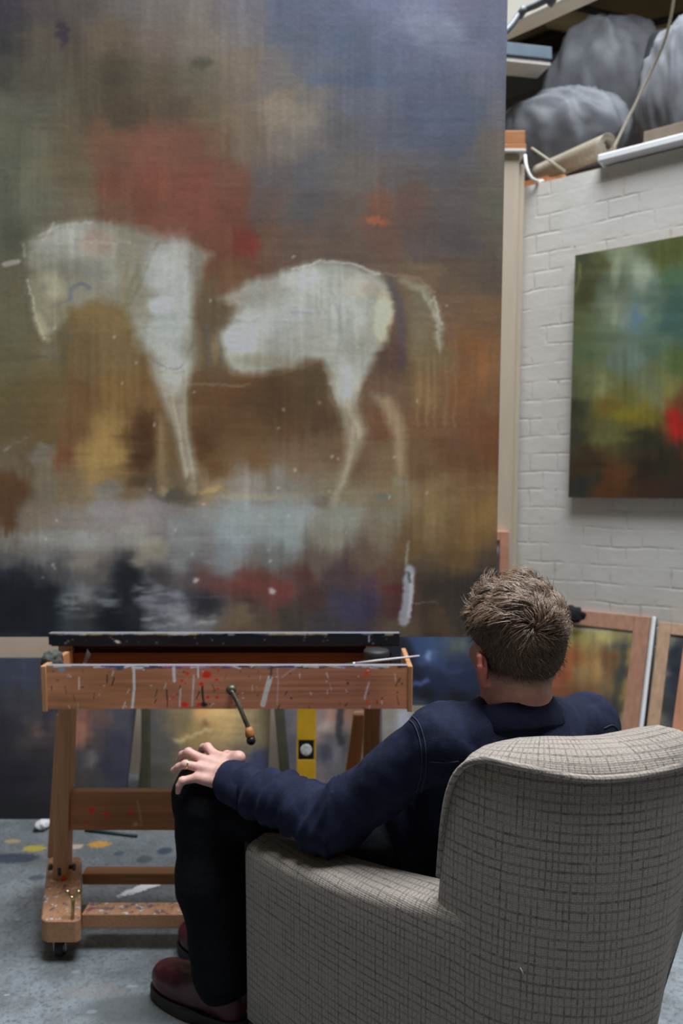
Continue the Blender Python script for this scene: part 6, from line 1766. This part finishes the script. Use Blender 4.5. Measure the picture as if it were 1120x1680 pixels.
# seams: armhole, yoke
def seam(pix, r=.0012, dashed=False, mat='stitch', par=shirt_ob, bvh=None, nm='seam'):
    pts = []
    dense = catmull([Vector((x, y, 0)) for x, y in pix], 8)
    for q in dense:
        s_ = surf(bvh or bvh_s, q.x, q.y, .0006)
        if s_ is not None:
            if pts and (s_ - pts[-1]).length > .05:
                break
            pts.append(s_)
    if len(pts) > 3:
        bm = bmesh.new(); add_tube(bm, pts, r, 6); link_bm(nm, bm, M[mat], par, True)
seam([(672, 1172), (686, 1185), (695, 1210), (699, 1240), (698, 1270), (690, 1300)])
seam([(664, 1176), (679, 1189), (688, 1213), (692, 1243), (690, 1272), (683, 1300)])
seam([(704, 1250), (730, 1251), (752, 1249)])
seam([(990, 1195), (1005, 1190), (1016, 1200)])

# ---- trousers
tr = [cap(pelvis, hipL, .14, .11, .05), cap(pelvis, hipR, .14, .11, .05), cap(hipL, kneeL, .102, .076, .04), cap(kneeL, kneeL.lerp(ankL, .5), .078, .082, .03), cap(kneeL.lerp(ankL, .5), ankL + Vector((.008, 0, -.015)), .082, .070, .03),
      cap(hipR, kneeR, .092, .076, .04), cap(kneeR, ankR + Vector((0, 0, .03)), .080, .066, .03)]
tv, tf_ = sdf_mesh(tr, 0.006)
me = np_mesh('trousers', tv, tf_); nrm = normals_of(me)
dp = np.array([0.006 * mnoise.fractal(Vector((c_[0] * 7, c_[1] * 7, c_[2] * 11)), 1, 2, 3) for c_ in tv])
tv2 = tv + nrm * dp[:, None]
me.vertices.foreach_set('co', tv2.astype(np.float32).ravel()); me.update()
trousers = link_mesh('trousers', me, M['jeans'], person, True, label='black jeans')

# ---- boots
def boot(ank, dirv, tab=False):
    d = Vector(dirv).normalized(); sd = Vector((-d.y, d.x, 0)); z = Vector((0, 0, 1))
    o = Vector((ank.x, ank.y, 0))
    R_ = [[d[i], sd[i], z[i]] for i in range(3)]
    def q(f, s, u): return o + d * f + sd * s + z * u
    pr_ = [cap(q(0, 0, .15), q(-.01, 0, .10), .040, .044, .03), ell(q(-.02, 0, .065), (.055, .040, .05), R_, .03), cap(q(0, 0, .10), q(.11, .0, .068), .045, .040, .03),
           ell(q(.155, .002, .062), (.062, .046, .040), R_, .025), ell(q(.09, 0, .05), (.10, .042, .035), R_, .03)]
    v, f = sdf_mesh(pr_, .0045)
    v[:, 2] = np.maximum(v[:, 2], .028)
    me = np_mesh('boot', v, f)
    b_ = link_mesh('boot', me, M['boot'], person, True, label='scuffed oxblood leather boot')
    bm = bmesh.new()
    out = []
    for k in range(40):
        a = 2 * math.pi * k / 40; c_, s_ = math.cos(a), math.sin(a)
        w = .050 + .006 * c_ if c_ > 0 else .045
        out.append((.075 + c_ * .150, s_ * abs(s_) ** -.25 * w if abs(s_) > 1e-6 else 0))
    lo = [bm.verts.new(q(x, y, 0.001)) for x, y in out]; hi = [bm.verts.new(q(x, y, .034)) for x, y in out]
    bm.faces.new(lo[::-1]); bm.faces.new(hi)
    for k in range(40):
        bm.faces.new((lo[k], lo[(k + 1) % 40], hi[(k + 1) % 40], hi[k]))
    bmesh.ops.bevel(bm, geom=[e for e in bm.edges if abs((e.verts[0].co - e.verts[1].co).z) < 1e-5], offset=.004, segments=2, affect='EDGES')
    link_bm('sole', bm, M['sole'], b_, False)
    if tab:
        bm = bmesh.new(); add_box(bm, (-.012, -.003, -.016), (.012, .003, .016), .002, frame_matrix(q(-.012, -.055, .150), sd.cross(z), sd, z))
        link_bm('pull_tab', bm, M['yellow_tab'], b_, False, label='yellow pull tab')
    return b_
boot(ankL + Vector((.0, 0, 0)), (-.80, .50, 0), True)
boot(ankR + Vector((0.0, 0, 0)), (-.75, .60, 0))

# ---- hair
wh = Vector((0.06, -0.95, 0.36)).normalized()        # the crown whorl, on the back of the head
axes = np.array([.080, .100, .103])
hc2 = HL(0, -.004, .012)
def scalp(d):
    l = Vector((d.dot(hr), d.dot(hf), d.dot(hu)))
    k = 1 / math.sqrt((l.x / axes[0]) ** 2 + (l.y / axes[1]) ** 2 + (l.z / axes[2]) ** 2)
    p = hc2 + d * k
    n = (hr * (l.x / axes[0] ** 2) + hf * (l.y / axes[1] ** 2) + hu * (l.z / axes[2] ** 2)).normalized()
    return p, n
def hl(d):
    df_ = d.dot(hf); s = min(max((df_ + .25) / 1.0, 0), 1); s = s * s * (3 - 2 * s)
    base = -0.74 + 1.26 * s
    side = abs(d.dot(hr))
    if df_ > -.15 and df_ < .35 and side > .6:
        base = max(base, -.15)
    return base
def strand_shape(d, rnd, seed):
    p, n = scalp(d)
    t = d - wh * d.dot(wh)
    t = (t - n * t.dot(n))
    if t.length < 1e-4:
        t = hu.copy()
    t.normalize()
    t = (t + n.cross(t) * rnd.gauss(.35, .45)).normalized()
    sw = n.cross(t)
    u_ = d.dot(hu); marg = u_ - hl(d)
    top = min(max((u_ + .02) / .42, 0), 1)
    L = (.009 + .016 * min(1, max(0, marg) / .6)) * (1 - top) + (.056) * top
    L *= rnd.uniform(.75, 1.2)
    fwd = hf * .9 - hr * .5
    dirn = (t * (1.0 - .45 * top) + fwd * .5 * top + sw * .35 + n * (.28 + .42 * top)).normalized()
    dirn = (dirn + Vector((mnoise.noise(p * 34 + Vector((seed, 0, 0))), mnoise.noise(p * 34 + Vector((0, 7, 0))), mnoise.noise(p * 34 + Vector((0, 0, 13))))) * (.40 + .85 * top)).normalized()
    pts = [p - n * .002]
    cur = p.copy(); dd = dirn
    N_ = 5
    for k in range(N_):
        cur = cur + dd * (L / N_)
        bend = t * .22 - n * (.20 + .12 * top) + Vector((0, 0, -.10)) + sw * .12
        dd = (dd + bend * (1.1 if k > 0 else .5)).normalized()
        pp, nn = scalp((cur - hc2).normalized())
        dep = (cur - pp).dot(nn)
        if dep < .003:
            cur = cur + nn * (.003 - dep)
        pts.append(cur.copy())
    return pts, top
R2 = random.Random(11)
V_, F_, C_ = [], [], []
def rand_dir():
    while True:
        d = Vector((R2.gauss(0, 1), R2.gauss(0, 1), R2.gauss(0, 1))).normalized()
        if d.dot(hu) > hl(d) and d.dot(hf) < .93:
            return d
guides = []
for _ in range(620):
    d = rand_dir(); g, tp = strand_shape(d, R2, 0); guides.append((d, g, tp))
gd = np.array([tuple(g[0]) for g in guides])
for i in range(15000):
    d = rand_dir()
    pts, tp = strand_shape(d, R2, 0)
    j = int(np.argmax(gd @ np.array(d)))
    g = guides[j][1]
    cl = (.25 + .5 * tp) * R2.uniform(.5, 1.1)
    off = pts[0] - g[0]
    pts = [p.lerp(g[k] + off * (1 - .75 * k / 5), cl * k / 5) + Vector((R2.gauss(0, 1), R2.gauss(0, 1), R2.gauss(0, 1))) * .0016 * (k / 5) for k, p in enumerate(pts)]
    if R2.random() < .03:                                   # fly-away strands
        n = (pts[-1] - hc2).normalized(); pts = [p + n * .012 * (k / 5) ** 2 for k, p in enumerate(pts)]
    w = R2.uniform(.00055, .00095)
    b0 = len(V_)
    tone = R2.uniform(.6, 1.7)
    base_c = np.array((.155, .103, .072)) * tone
    for k, p in enumerate(pts):
        tg = (pts[min(k + 1, 5)] - pts[max(k - 1, 0)]).normalized()
        a1 = tg.cross(Vector((.3, .5, .8))).normalized(); a2 = tg.cross(a1)
        ww = w * (1 - .75 * (k / 5) ** 2)
        for q_ in range(3):
            an = 2.0944 * q_
            V_.append(tuple(p + (a1 * math.cos(an) + a2 * math.sin(an)) * ww))
            C_.append(base_c * (.62 + .35 * tp + .55 * k / 5 * (0.35 + tp)))  # highlight from above painted in: top strands get a lighter colour
    for k in range(5):
        for q_ in range(3):
            x_ = b0 + k * 3 + q_; y_ = b0 + k * 3 + (q_ + 1) % 3
            F_.append((x_, y_, y_ + 3, x_ + 3))
me = bpy.data.meshes.new('hair'); me.from_pydata(V_, [], F_); me.update()
paint_attr(me, np.clip(np.array(C_), 0, 1))
link_mesh('hair', me, M['hair'], person, True, label='short tousled light brown hair')
